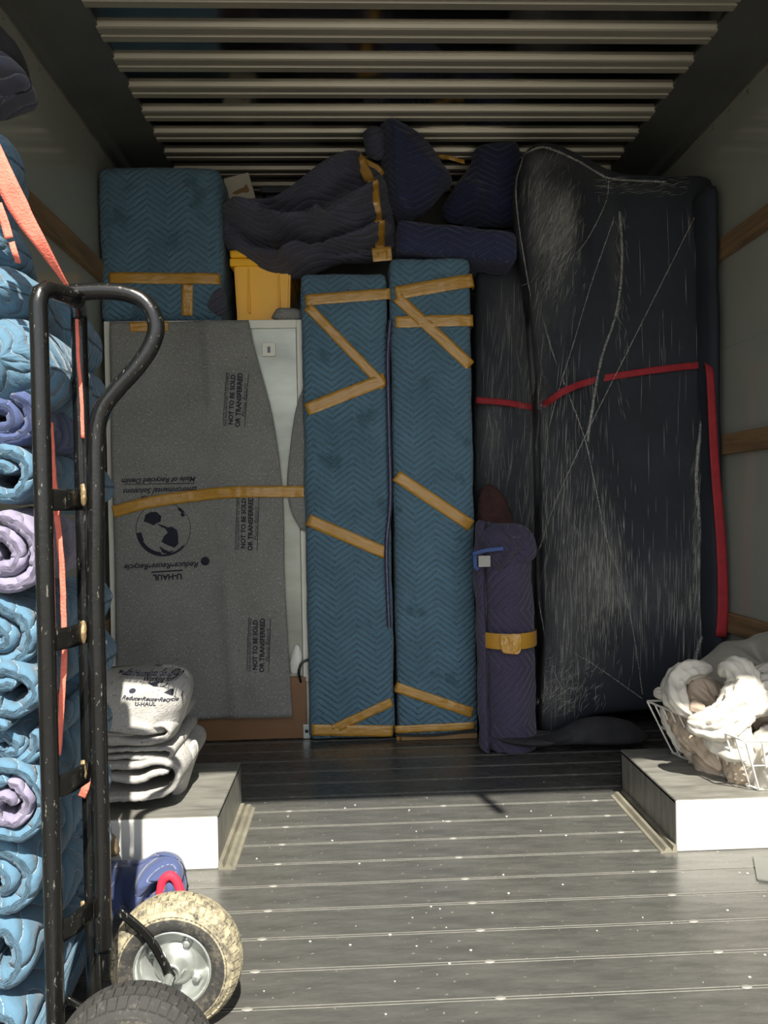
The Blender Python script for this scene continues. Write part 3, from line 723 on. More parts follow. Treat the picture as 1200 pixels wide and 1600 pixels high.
dm = put('blanket', inflate('blanket', DRO, 3.0, .17, NAVYW, 34, 180, .55, (505, 345), rd, .008, 7, 3, .9), dr)
trd = bvh_of(dm)
tape_px([(562, 240), (576, 270), (588, 320), (596, 380), (598, 404)], 16, 2.85, dr, trd, .004, 41)
tape_px([(582, 397), (612, 394)], 22, 2.85, dr, trd, .006, 42)
tape_px([(562, 236), (585, 246), (600, 256)], 12, 2.85, dr, trd, .006, 43)
tb = thing('tied_blanket', (at(650, 355, y=2.98).x, 2.98, zB), 'dark blue bag-like quilted blanket bundle peaking just under the roof', 'blanket bundle')
rd = [([(604, 200), (640, 260), (690, 300)], .03, .04), ([(600, 300), (640, 330), (660, 335)], -.02, .02), ([(610, 220), (615, 300), (630, 350)], .03, .02)]
tbm = put('blanket', inflate('blanket', [(592, 200), (600, 190), (620, 195), (650, 211), (672, 232), (690, 258), (706, 285), (690, 305), (668, 330), (648, 342), (630, 356), (618, 342), (606, 318), (597, 280), (594, 240)], 2.99, .13, NAVY, 24, 120, .5, (645, 275), rd, .008, 8, 9, .8), tb)
put('knot', inflate('knot', [(567, 208), (580, 199), (598, 205), (603, 222), (600, 246), (586, 250), (572, 238)], 2.95, .05, NAVYW, 10, 50, namp=.006), tb, 'folded blanket corner')
put('tape', strip('tape', [at(600, 196, y=2.93), at(608, 188, y=2.90), at(618, 194, y=2.90)], .018, TAPE, crinkle=.003), tb)
put('tape', strip('tape', [at(682, 243, y=3.02), at(705, 247, y=3.0), at(726, 253, y=3.02)], .016, TAPE, crinkle=.006), tb)
# wrapped chair: padded seat front and back
wc = thing('wrapped_chair', (at(715, 410, y=2.95).x, 2.95, zB), 'dark navy quilt-wrapped block like a chair seat and back, above the right parcel', 'wrapped parcel')
s0 = at(622, 380, y=2.84); s1 = at(809, 380, y=2.84)
zs0 = zB+.004; zs1 = at(700, 347, y=2.84).z
def chairwarp(p):
    k = (p.x-s0.x)/(s1.x-s0.x)
    return Vector((p.x, p.y, p.z-.045*k))
put('seat', softbox('seat', (s0.x, 2.84, zs0+.02), (s1.x, 3.3, zs1+.015), NAVY, .025, .018, .006, 9, .006, 3, warp=chairwarp), wc, smooth=True)
put('backrest', inflate('backrest', [(700, 350), (690, 330), (705, 300), (733, 262), (745, 232), (790, 226), (808, 232), (812, 290), (812, 350), (760, 356)], 3.14, .10, NAVY, 16, 80, .4, None, [([(715, 300), (740, 320), (735, 345)], .05, .03)], .008, 8, 2, 1), wc)

# ------------------------------------------------------------------ stretch-wrapped mattress on the right
YM = 2.74
mt = thing('wrapped_mattress', (at(960, 1130, y=YM).x, YM+.25, 0), 'tall dark mattress bundle in clear stretch film with red binding, on the right', 'mattress')
m0 = at(842, 800, y=YM).x; m1 = at(1103, 700, y=YM).x; mz = at(960, 285, y=YM).z
MO = [(812, 250), (830, 232), (860, 230), (905, 252), (960, 276), (1040, 281), (1098, 284), (1103, 330), (1103, 600), (1105, 850), (1108, 1000), (1090, 1090), (1000, 1105), (920, 1115), (870, 1143), (842, 1135), (846, 1000), (842, 850), (838, 640), (822, 450), (806, 330)]
mrd = [([(870, 300), (880, 420), (850, 620)], .05, .05), ([(950, 300), (920, 600), (850, 860)], .02, .03), ([(900, 640), (930, 900), (1000, 1080)], .04, .06), ([(850, 330), (835, 500), (842, 640)], .03, .02)]
put('dark_cover', inflate('dark_cover', MO, YM+.14, .12, BLACKQ, 26, 150, .22, (965, 680), mrd, .006, 6, 4, 1.6), mt)
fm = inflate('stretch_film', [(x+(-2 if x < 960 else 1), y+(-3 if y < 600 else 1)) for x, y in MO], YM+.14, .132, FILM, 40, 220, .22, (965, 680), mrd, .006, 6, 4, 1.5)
def glint_haze(me, D, spots):  # milky spots standing in for bright reflections on the crumpled film
    at_ = me.attributes.new('glint_haze', 'FLOAT', 'POINT'); G = [(at(px, py, y=D), rx/F*D, rz/F*D, a) for px, py, rx, rz, a in spots]
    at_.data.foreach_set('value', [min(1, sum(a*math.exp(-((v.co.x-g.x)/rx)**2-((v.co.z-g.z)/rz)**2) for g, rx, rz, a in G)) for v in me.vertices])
glint_haze(fm, YM, [(874, 340, 30, 62, 1.3), (845, 300, 14, 80, .7), (870, 240, 40, 18, .7), (870, 450, 22, 70, .55), (935, 265, 40, 16, .5), (1000, 285, 60, 10, .5), (846, 600, 16, 200, .5), (880, 760, 30, 120, .4), (930, 900, 42, 100, .9), (880, 980, 30, 90, .55), (870, 1100, 30, 40, .9),
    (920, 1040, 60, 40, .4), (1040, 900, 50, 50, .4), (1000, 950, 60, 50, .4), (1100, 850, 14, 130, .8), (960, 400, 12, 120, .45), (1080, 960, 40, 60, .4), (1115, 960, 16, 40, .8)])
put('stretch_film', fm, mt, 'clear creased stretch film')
# receding dark flank left of it
put('dark_flank', inflate('dark_flank', [(744, 405), (800, 400), (850, 420), (862, 700), (862, 1100), (800, 1120), (744, 1100), (742, 700)], YM+.30, .05, BLACKQ, 14, 80, .25, None, (), .006, 6, 8, 2), mt)
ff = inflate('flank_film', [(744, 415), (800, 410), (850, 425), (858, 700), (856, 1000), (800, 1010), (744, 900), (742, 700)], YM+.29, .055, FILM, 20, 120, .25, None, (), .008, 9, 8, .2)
glint_haze(ff, YM+.28, [(790, 500, 30, 80, .6), (830, 600, 22, 200, .7), (765, 680, 20, 80, .5), (835, 800, 14, 120, .6), (780, 700, 40, 100, .3)]); put('flank_film', ff, mt)
# darker mattress behind with its red piping
bk = thing('dark_mattress', (at(1125, 1100, y=YM+.2).x, YM+.3, 0), 'black mattress edge against the right wall behind the wrapped one', 'mattress')
put('mattress_body', softbox('mattress_body', (at(1105, 700, y=YM-.03).x, YM-.035, .004), (XR-.036, YM+.12, at(1120, 284, y=YM-.03).z), BLACKQ, .05, .04, .012, 3, .004, 6), bk, smooth=True)
red = [(744, 625), (790, 629), (832, 636), (850, 632), (880, 612), (915, 598), (960, 588), (1040, 576), (1106, 569)]
trm = BVHTree.FromPolygons([v.co.copy() for v in fm.vertices], [list(p.vertices) for p in fm.polygons])
P = []
for x, y in red:
    q = at(x, y, y=YM+.02); h = trm.ray_cast(Vector((q.x, .3, q.z)), Vector((0, 1, 0)))
    d_ = (h[0].y if h[0] is not None else YM+.245); d_ = min(d_, YM+.25); P.append(at(x, y, y=d_-.004 if x > 885 else d_-.022))
put('red_binding', strip('red_binding', P, .024, REDW, thick=.003, n=60), mt, 'red webbing')
put('red_binding', strip('red_binding', [at(1106, 567, y=YM-.012), at(1110, 590, y=YM-.045), at(1117, 720, y=YM-.046), at(1127, 850, y=YM-.046), at(1130, 940, y=YM-.046), at(1127, 995, y=YM-.046)], lambda t: .026+.014*t, REDW, thick=.003, n=50), mt, 'red webbing')
def strand(pts, r, D=YM, seed=0, wob=.3):
    P = []
    for x, y in pts:
        q = at(x, y, y=D); h = trm.ray_cast(Vector((q.x, .3, q.z)), Vector((0, 1, 0))); P.append(at(x, y, y=(h[0].y if h[0] is not None else D+.1)-.004))
    put('film_strand', tube('film_strand', P, r*.62, STRAND, 40, 6, wob=wob, freq=60, seed=seed), mt)
strand([(1100, 310), (1040, 430), (985, 540), (920, 670), (870, 780), (842, 860)], .0032)
strand([(952, 280), (945, 320), (910, 385), (870, 420), (835, 440)], .0034)
strand([(835, 440), (815, 446)], .002)
strand([(960, 340), (925, 440), (895, 540), (870, 620), (850, 700)], .003)
strand([(968, 330), (972, 400), (965, 480), (940, 560), (925, 640), (918, 690)], .008, seed=4, wob=.6)
strand([(835, 440), (860, 540), (890, 620), (915, 690), (930, 760), (950, 850), (975, 920), (990, 990), (1004, 1085)], .0034)
strand([(870, 1005), (930, 1040), (1004, 1092)], .0028)
strand([(842, 940), (855, 1010), (870, 1060), (886, 1085)], .003)
strand([(818, 245), (806, 290), (812, 360), (825, 440), (838, 520), (842, 640)], .0045, seed=2, wob=.5)
strand([(820, 240), (850, 230), (900, 250), (930, 268), (960, 280), (1040, 284)], .006, seed=3, wob=.6)
strand([(1101, 300), (1102, 450), (1102, 600)], .003)
strand([(1098, 640), (1088, 740), (1092, 800), (1098, 860), (1108, 920), (1118, 950)], .011, seed=5, wob=.7)
strand([(1118, 950), (1112, 975), (1095, 1000), (1085, 1035)], .012, seed=6, wob=.5)
strand([(1118, 950), (1122, 985), (1132, 1005)], .007, seed=7, wob=.5)
strand([(1098, 830), (1106, 900), (1112, 980), (1100, 1040)], .003, seed=8)

def crease_glints():  # pale slivers: creases of the film with painted glints
    rn = random.Random(11); vs, fs = [], []
    regs = [(985, 1100, 850, 1010, 110, (18, 70), 0, 2), (900, 975, 790, 1010, 420, (10, 50), -2, 7), (846, 935, 560, 1090, 380, (12, 70), 2, 6), (842, 905, 275, 430, 520, (6, 30), 22, 26), (812, 850, 260, 480, 70, (20, 70), 6, 8),
            (846, 940, 1040, 1120, 160, (6, 22), 30, 60), (1084, 1116, 700, 950, 130, (8, 40), 4, 14), (950, 1090, 268, 300, 60, (8, 30), 80, 25), (958, 980, 320, 640, 70, (8, 30), -10, 20), (1000, 1100, 300, 850, 50, (20, 90), 0, 2), (842, 860, 600, 900, 60, (15, 70), 0, 5)]
    def add(p, q, w):
        d = (q-p).normalized(); wd = d.cross(Vector((rn.uniform(-.4, .4), -1, rn.uniform(-.2, .2)))).normalized()*w; m = (p+q)/2; b = len(vs); nv = Vector((0, -.0012, 0))
        vs.extend([p, m-wd, q, m+wd, m+nv, m-nv]); fs.extend([[b, b+1, b+4], [b+1, b+2, b+4], [b+2, b+3, b+4], [b+3, b, b+4], [b+1, b, b+5], [b+2, b+1, b+5], [b+3, b+2, b+5], [b, b+3, b+5]])
    def on(x, y):
        q = at(x, y, y=YM+.02); h = trm.ray_cast(Vector((q.x, .3, q.z)), Vector((0, 1, 0))); return None if h[0] is None else h[0]+Vector((0, -.002, 0))
    for x0, x1, y0_, y1_, n, ln, tilt, spread in regs:
        cx, cy = (x0+x1)/2, (y0_+y1_)/2
        for _ in range(n):
            if n > 150: x, y = rn.gauss(cx, (x1-x0)/3.4), rn.gauss(cy, (y1_-y0_)/3.4)
            else: x, y = rn.uniform(x0, x1), rn.uniform(y0_, y1_)
            l = rn.uniform(*ln); a = math.radians(tilt+rn.gauss(0, spread)*.4); p, q = on(x, y), on(x-math.sin(a)*l, y+math.cos(a)*l)
            if p is not None and q is not None: add(p, q, rn.uniform(.0003, .0009))
    trf = BVHTree.FromPolygons([v.co.copy() for v in ff.vertices], [list(p.vertices) for p in ff.polygons])
    for _ in range(170):
        x, y = rn.uniform(750, 842), rn.uniform(430, 800); l = rn.uniform(15, 80); a = math.radians(rn.gauss(3, 6)); P_ = []
        for xx, yy in ((x, y), (x-math.sin(a)*l, y+math.cos(a)*l)):
            q = at(xx, yy, y=YM+.25); h = trf.ray_cast(Vector((q.x, .3, q.z)), Vector((0, 1, 0)))
            if h[0] is not None: P_.append(h[0]+Vector((0, -.002, 0)))
        if len(P_) == 2: add(P_[0], P_[1], rn.uniform(.0003, .0008))
    me = mesh('film_crease_glints', vs, fs); me.materials.append(CREASE_GLINT); o = put('film_crease_glints', me, mt); o['kind'] = 'stuff'
crease_glints()

# upright purple roll, its tape, the dark things beside it
q = at(790, 1160, z=0); RX, RY, RR = q.x, 2.70, .106
rz = at(790, 822, y=RY).z
pr = thing('blanket_roll', (RX, RY, 0), 'dark purple quilted blanket rolled up and standing upright, taped round its middle', 'blanket roll')
sp_ = spiral(RR*1.07, .032, .016, 1.2, 1, 1, 5)
def fr(v):
    k = v.z/rz
    return Vector((RX+v.x*(1-.10*max(0, k-.8)/.2)-.006*k, RY+v.y, .004+v.z*(1+.05*v.x/RR*max(0, k-.5)*-1)))
put('rolled_blanket', ribbon('rolled_blanket', sp_, .032, rz, PURPLE, 26, .008, 3, .006, fr), pr)
zt_ = at(790, 1003, y=RY-.1).z
put('tape', lathe('tape', [(RR-.004, zt_-.027), (RR-.002, zt_-.02), (RR-.002, zt_+.02), (RR-.004, zt_+.027)], TAPE, 40, 'z', (RX-.003, RY, 0)), pr)
put('tape_crumple', inflate('tape_crumple', [(782, 993), (812, 992), (813, 1018), (800, 1022), (784, 1016)], RY-RR+.002, .004, TAPE, 8, 40, namp=.006, nfreq=40), pr)
put('folded_top', inflate('folded_top', [(748, 845), (760, 825), (785, 818), (815, 820), (834, 838), (836, 870), (810, 885), (785, 895), (765, 880)], RY-.06, .05, PURPLE, 12, 70, .5, None, [([(788, 825), (800, 850), (775, 890)], .02, .012), ([(810, 830), (815, 855), (785, 890)], -.02, .01)], .006, 14, 3, 1), pr)
put('blue_binding', strip('blue_binding', [at(738, 866, y=RY-.11), at(760, 860, y=RY-.125), at(787, 857, y=RY-.122)], .013, BLUEB, thick=.004), pr, 'bright blue edge binding')
put('blue_binding', strip('blue_binding', [at(742, 868, y=RY-.11), at(743, 885, y=RY-.105), at(748, 890, y=RY-.10)], .013, BLUEB, thick=.004), pr, 'bright blue edge binding')
put('white_tag', box('white_tag', tuple(at(748, 886, y=RY-.108)), tuple(Vector(at(766, 868, y=RY-.104))+Vector((0, .004, 0))), FELT_LIT, .001), pr, 'pale fabric tag')
fp = inflate('pad', [(768, 1152), (788, 1146), (840, 1149), (870, 1140), (905, 1124), (940, 1119), (985, 1128), (1012, 1150), (990, 1160), (880, 1160), (790, 1164)], 2.66, .07, DARKC, 12, 90, .5, (900, 1148), [([(780, 1150), (840, 1152), (880, 1140)], .03, .012)], .006, 12, 1, .6)
link('floor_pad', fp, label='black crumpled pad lying on the floor under the wrapped mattress', cat='furniture pad')
db = inflate('cloth', [(746, 790), (752, 762), (768, 756), (786, 775), (800, 805), (806, 860), (806, 1120), (750, 1130)], 2.93, .05, BROWNR, 12, 60, .5, None, (), .012, 16, 2, .6)
link('dark_bag', db, label='dark reddish-brown cloth bag showing above the upright purple roll', cat='bag')

# ------------------------------------------------------------------ folded pale pads on the left wheel well
def cr_path(P, n=120):
    return [(p.x, p.y) for p in smooth_path([Vector((x, y, 0)) for x, y in P], n)]
SY = WF+.035
def padpath(px, D): return [(lambda q: (q.x, q.z))(at(x, y, y=D)) for x, y in px]
def folded(lab, px, D, L, t, seed, mat=FELT_LIT, rot=0.0):
    path = cr_path(padpath(px, D), 150)
    c = Vector((sum(a for a, b in path)/len(path), D, min(b for a, b in path)-t/2))
    def fr(v):
        x, y = v.x-c.x, v.z; ca, sa = math.cos(rot), math.sin(rot)
        return Vector((c.x+x*ca-y*sa, D+x*sa+y*ca, v.y))
    o = link('folded_pad', ribbon('folded_pad', path, t, L, mat, 10, .0045, seed, .003, fr), label=lab, cat='furniture pad', group='folded pads on the left wheel well')
    return o
f4 = folded('lowest folded pale grey felt pad, lying directly on the left wheel well', [(60, 1248), (180, 1250), (240, 1246), (268, 1232), (278, 1212), (268, 1196), (240, 1192), (200, 1200), (60, 1196), (58, 1212), (160, 1216), (210, 1222), (238, 1212), (262, 1208)], SY, .33, .017, 3)
f3 = folded('thin pale pad with a dark underside, second from the bottom of the folded pads', [(60, 1186), (160, 1186), (230, 1184), (256, 1188), (268, 1180), (262, 1172), (230, 1172), (60, 1174)], SY+.02, .30, .011, 5)
f2 = folded('folded pale pad with curled edge, second from the top of the folded pads', [(60, 1160), (170, 1162), (225, 1160), (252, 1158), (264, 1146), (256, 1136), (225, 1138), (190, 1148), (60, 1148)], SY+.01, .30, .013, 7)
f1 = link('folded_pad', inflate('folded_pad', [(60, 1050), (150, 1045), (200, 1040), (245, 1039), (282, 1044), (297, 1060), (299, 1080), (292, 1105), (283, 1130), (275, 1147), (255, 1156), (200, 1155), (60, 1146)], SY+.12, .13, FELT_LIT, 30, 150, .34, (190, 1098),
    [([(60, 1116), (150, 1121), (200, 1127), (240, 1134), (274, 1136)], -.045, .006), ([(60, 1108), (200, 1115), (250, 1122)], .012, .016), ([(60, 1138), (200, 1144), (270, 1146)], .014, .014)], .007, 14, 9, .9), label='thick topmost pale grey pad with dark printing, on the folded pads by the hand truck', cat='furniture pad', group='folded pads on the left wheel well')
fs_ = inflate('flap', [(283, 1205), (290, 1180), (297, 1160), (306, 1158), (309, 1175), (300, 1205), (290, 1238), (280, 1256), (262, 1258)], SY+.16, .05, FELT_LIT, 12, 60, .5, (290, 1200), (), .005, 14, 5, 1)
link('folded_pad', fs_, label='pale pad flap standing tilted at the right side of the folded pads', cat='furniture pad', group='folded pads on the left wheel well')
tf1 = bvh_of(f1)
def pad_print(txt, px, py, deg, wpx, shear=.3):
    me = textmesh(txt, .03, shear, .0008); place_flat(me, at(px, py, y=SY), math.radians(deg), wpx/F*SY, tf1, .0012); link('printed_lettering', me, f1)
pad_print('Made of Recycled Denim', 228, 1051, -4, 84); pad_print('Environmental Solutions', 230, 1060, -5, 84); pad_print('Working for', 240, 1067, -6, 44)
pad_print('Reduce\u2022Reuse\u2022Recycle', 232, 1094, -9, 80); pad_print('U-HAUL', 226, 1101, -6, 30, 0)
def pad_mark(pts):
    P = [at(x, y, y=SY) for x, y in pts]; me = mesh('printed_mark', P, [list(range(len(P)))]); me.materials.append(INK)
    bm = bmesh.new(); bm.from_mesh(me); bmesh.ops.triangulate(bm, faces=bm.faces); bm.to_mesh(me); bm.free(); drape_y(me, tf1, .0012); link('printed_mark', me, f1)
pad_mark([(252, 1086), (262, 1082), (278, 1088), (286, 1095), (276, 1096), (262, 1092)]); pad_mark([(226, 1071), (242, 1070), (258, 1074), (250, 1078), (236, 1076)])
pad_mark([(206+5*math.cos(k*PI/6), 1080+3.5*math.sin(k*PI/6)) for k in range(12)])

# ------------------------------------------------------------------ indigo folded blanket and broom on the floor
nb = thing('folded_blanket', (at(230, 1420, z=0).x, WF-.16, 0), 'navy blue folded blanket with red piping on the floor behind the far wheel', 'blanket')
NY = WF-.20
put('blanket', inflate('blanket', [(110, 1350), (170, 1352), (215, 1351), (238, 1340), (262, 1337), (282, 1346), (291, 1366), (294, 1400), (288, 1432), (200, 1445), (110, 1445)], NY+.10, .10, INDIGO, 26, 120, .4, (215, 1392), [([(238, 1402), (244, 1380), (254, 1366), (266, 1362), (280, 1372), (287, 1395)], -.05, .010), ([(235, 1352), (250, 1345), (275, 1350)], .015, .012), ([(200, 1355), (210, 1385), (215, 1430)], -.01, .012)], .006, 10, 4, .8), nb)
put('inner_fold', inflate('inner_fold', [(252, 1400), (256, 1380), (266, 1372), (276, 1380), (282, 1402), (270, 1415), (258, 1412)], NY+.02, .02, INDIGO, 10, 40, .5, None, (), .003, 12, 3, 1), nb)
put('red_piping', tube('red_piping', [at(250, 1400, y=NY+.015), at(254, 1378, y=NY+.012), at(264, 1368, y=NY+.01), at(275, 1375, y=NY+.012), at(283, 1396, y=NY+.015)], .010, plain('scarlet_binding', (.7, .02, .05), .8), 30, 8), nb, 'scarlet piping')
bs = thing('hand_brush', (at(170, 1325, y=WF-.06).x, WF-.08, .0), 'brown bristle brush head leaning at the left wheel well beside the hand truck', 'brush')
put('bristles', inflate('bristles', [(150, 1285), (162, 1280), (170, 1292), (182, 1315), (186, 1334), (170, 1345), (150, 1420)], WF-.05, .03, BRISTLE, 10, 60, .5, None, (), .008, 40, 6, 1), bs)
put('brush_block', box('brush_block', (at(120, 1300, y=WF-.05).x, WF-.08, .01), (at(152, 1300, y=WF-.05).x, WF-.03, .17), DARKC, .004), bs)

# ------------------------------------------------------------------ wire basket with cloths
RA, RB = at(1165, 1166, y=1.86), at(1011, 1089, y=2.26); zrim = (RA.z+RB.z)/2
BA, BB = at(1186, 1257, y=1.915), at(1052, 1194, y=2.21); zbot = WT+.006
rim = [Vector((RA.x, RA.y, zrim)), Vector((RB.x, RB.y, zrim)), Vector((XR-.03, RB.y, zrim)), Vector((XR-.03, RA.y-.01, zrim))]
bot = [Vector((BA.x, BA.y, zbot)), Vector((BB.x, BB.y, zbot)), Vector((XR-.09, BB.y, zbot)), Vector((XR-.09, BA.y, zbot))]
wb = thing('wire_basket', ((bot[0].x+bot[2].x)/2, (bot[0].y+bot[1].y)/2, WT), 'white wire basket heaped with cotton cloths on the right wheel well', 'basket')
def wire(pts, r=.0027, nm='wire'): put(nm, tube(nm, pts, r, WIRE, len(pts)*8 if len(pts) > 2 else 4, 6), wb)
def poly(pts):                                                    # straight wire with tight corners
    out = []
    for i, p in enumerate(pts):
        if 0 < i < len(pts)-1:
            a = (pts[i-1]-p).normalized()*.008; b = (pts[i+1]-p).normalized()*.008; out += [p+a, p+(a+b)*.3, p+b]
        else: out.append(p)
    return out
wire(poly(rim+[rim[0]]), .0032, 'rim_wire'); wire(poly(bot+[bot[0]]), .0026, 'base_wire')
midr = [a.lerp(b, .5) for a, b in zip(rim, bot)]; wire(poly(midr+[midr[0]]), .0018, 'side_wire')
N1 = 11
for i in range(N1+1):
    k = i/N1; wire(poly([rim[0].lerp(rim[1], k), bot[0].lerp(bot[1], k), bot[3].lerp(bot[2], k), rim[3].lerp(rim[2], k)]))
for i in range(1, 9):
    k = i/9; wire(poly([rim[0].lerp(rim[3], k), bot[0].lerp(bot[3], k), bot[1].lerp(bot[2], k), rim[1].lerp(rim[2], k)]))
def cloth(lab, pts, r, mat, wob=.25, seed=0, n=80, sides=44):
    P = smooth_path([at(x, y, y=d) for x, y, d in pts], n); vs, fs, uvs = [], [], []; nrm = None; L = 0
    for i, p in enumerate(P):
        t = (P[min(i+1, n-1)]-P[max(i-1, 0)]).normalized(); k_ = i/(n-1)
        if i: L += (p-P[i-1]).length
        if nrm is None: nrm = t.cross(Vector((0, 0, 1)) if abs(t.z) < .8 else Vector((1, 0, 0))).normalized()
        nrm = (nrm-t*nrm.dot(t)).normalized(); bn = t.cross(nrm); env = .25+.75*min(1, 4*k_, 4*(1-k_))**.6
        for k in range(sides):
            a = 2*PI*k/sides; d = nrm*math.cos(a)+bn*math.sin(a)
            c1 = noise.noise(Vector((math.cos(a)*1.3, math.sin(a)*1.3, L*9+seed*7)))
            c2 = 1-2*abs(noise.noise(Vector((math.cos(a)*2.4, math.sin(a)*2.4, L*16+seed*3))))       # pleats along the cloth
            c3 = 1-2*abs(noise.noise((p+d*r)*34+Vector((seed, 0, 0))))
            rad = r*env*(1+wob*1.5*c1+.26*(c2-.4)+.13*(c3-.4)); vs.append(p+d*rad); uvs.append((a*r, L))
    for i in range(n-1):
        for k in range(sides): fs.append([i*sides+k, i*sides+(k+1) % sides, (i+1)*sides+(k+1) % sides, (i+1)*sides+k])
    fs.append(list(range(sides))[::-1]); fs.append([(n-1)*sides+k for k in range(sides)])
    me = mesh('cotton_cloth', vs, fs, uvs); me.materials.append(mat); me.polygons.foreach_set('use_smooth', [True]*len(me.polygons))
    link('cotton_cloth', fixn(me), label=lab, cat='cloth', group='cotton cloths in the wire basket')
cloth('white cotton roll arching over the tan cloth in the basket', [(1125, 1052, 2.05), (1146, 1045, 2.02), (1160, 1068, 2.0), (1150, 1100, 1.98), (1125, 1128, 1.97), (1095, 1132, 1.98), (1074, 1128, 2.0)], .043, WHITEC, .22, 1)
cloth('pale loop of cotton at the left rear of the basket heap', [(1080, 1118, 2.04), (1060, 1098, 2.06), (1052, 1072, 2.1), (1064, 1052, 2.12), (1090, 1046, 2.13), (1112, 1044, 2.13)], .027, WHITEC, .28, 2)
link('cotton_cloth', inflate('cotton_cloth', [(1072, 1092), (1076, 1070), (1094, 1058), (1116, 1061), (1128, 1080), (1124, 1102), (1108, 1114), (1086, 1108)], 2.12, .055, TANC, 18, 90, .5, None, [([(1080, 1064), (1096, 1082), (1112, 1106)], .014, .006), ([(1096, 1060), (1104, 1080), (1118, 1096)], -.012, .006), ([(1078, 1084), (1092, 1100)], -.012, .006)], .008, 22, 3, .8), label='tan cloth fold in the middle of the heap', cat='cloth', group='cotton cloths in the wire basket')
cloth('pale folded strip just inside the left basket wires', [(1034, 1104, 2.215), (1049, 1130, 2.19), (1065, 1158, 2.16), (1082, 1180, 2.12)], .019, WHITEC, .25, 19)
cloth('tan strip just inside the lower left basket wires', [(1062, 1130, 2.14), (1084, 1152, 2.10), (1108, 1178, 2.05), (1128, 1203, 2.01)], .022, TANC, .25, 20)
cloth('small pale cloth knot under the arching white roll', [(1074, 1104, 2.06), (1086, 1108, 2.05), (1098, 1112, 2.05)], .024, TANC, .25, 4)
cloth('white sleeve falling to the right edge of the basket', [(1160, 1120, 1.95), (1180, 1095, 1.98), (1205, 1085, 2.0), (1260, 1088, 2.02), (1330, 1105, 2.04)], .045, WHITEC, .22, 5)
cloth('white wrinkled cloth bulging at the basket front right', [(1180, 1235, 1.955), (1196, 1200, 1.95), (1208, 1168, 1.95), (1260, 1165, 1.97), (1330, 1172, 1.98)], .055, WHITEC, .3, 6)
cloth('upright pale strip behind the basket front corner', [(1165, 1130, 1.97), (1160, 1150, 1.96), (1162, 1175, 1.96), (1158, 1200, 1.97)], .026, WHITEC, .3, 7)
cloth('tan cloth hanging at the basket corner', [(1147, 1150, 1.99), (1152, 1185, 1.985), (1154, 1215, 1.985), (1150, 1232, 1.98)], .032, TANC, .3, 8)
cloth('tan crumpled cloth behind the left basket wires', [(1104, 1130, 2.08), (1112, 1155, 2.06), (1124, 1180, 2.05), (1132, 1200, 2.04)], .034, TANC, .35, 9)
cloth('pale cloth in the left rear corner of the basket', [(1038, 1092, 2.19), (1056, 1100, 2.18), (1076, 1125, 2.15), (1091, 1160, 2.12)], .030, TANC, .35, 10)
cloth('light cloth tip poking out at the left basket corner', [(1022, 1084, 2.22), (1034, 1084, 2.2), (1048, 1088, 2.18), (1061, 1092, 2.16)], .016, WHITEC, .2, 11)
cloth('tan cloth low in the left side of the basket', [(1070, 1150, 2.15), (1088, 1175, 2.13), (1113, 1195, 2.1)], .028, TANC, .35, 12)
cloth('pinkish tan cloth showing through the front basket wires', [(1150, 1230, 1.98), (1165, 1200, 1.99), (1180, 1180, 2.0), (1230, 1185, 2.02), (1320, 1195, 2.03)], .045, TANC, .3, 13)
cloth('large heap of pale cloth filling the back of the basket', [(1120, 1130, 2.12), (1160, 1120, 2.12), (1200, 1110, 2.1), (1270, 1112, 2.1), (1330, 1118, 2.1)], .075, TANC, .25, 14)
cloth('white cloth peak at the right frame edge behind the basket heap', [(1170, 1062, 2.1), (1185, 1058, 2.08), (1200, 1050, 2.1), (1230, 1050, 2.12)], .022, WHITEC, .3, 15)
cloth('tan cloth slumped against the left basket wires near the rim', [(1048, 1105, 2.2), (1066, 1128, 2.16), (1084, 1150, 2.12), (1108, 1165, 2.08)], .036, TANC, .3, 16)
cloth('tan cloth low behind the left basket wires near the bottom corner', [(1086, 1180, 2.12), (1110, 1200, 2.07), (1140, 1215, 2.03), (1170, 1232, 1.98)], .030, TANC, .3, 17)
cloth('pale cloth between the arching white roll and the front wires', [(1100, 1145, 2.02), (1130, 1160, 1.99), (1150, 1170, 1.97), (1175, 1160, 1.95)], .036, WHITEC, .3, 18)
ob = inflate('bag', [(1058, 1048), (1085, 1040), (1110, 1022), (1132, 1004), (1165, 998), (1190, 990), (1230, 985), (1250, 1040), (1250, 1130), (1120, 1150), (1080, 1090)], 2.36, .10, SHADEC, 20, 100, .5, (1160, 1060), [([(1130, 1005), (1160, 1030), (1180, 1060)], .03, .015), ([(1180, 995), (1178, 1020), (1190, 1045)], .03, .012), ([(1165, 1000), (1168, 1030)], -.02, .01)], .008, 12, 3, .6)  # part of the same basket cloth, its shade painted as a darker colour
link('shaded_cloth', ob, label='shaded rear part of the basket cloths, with the shade in its colour', cat='bag')

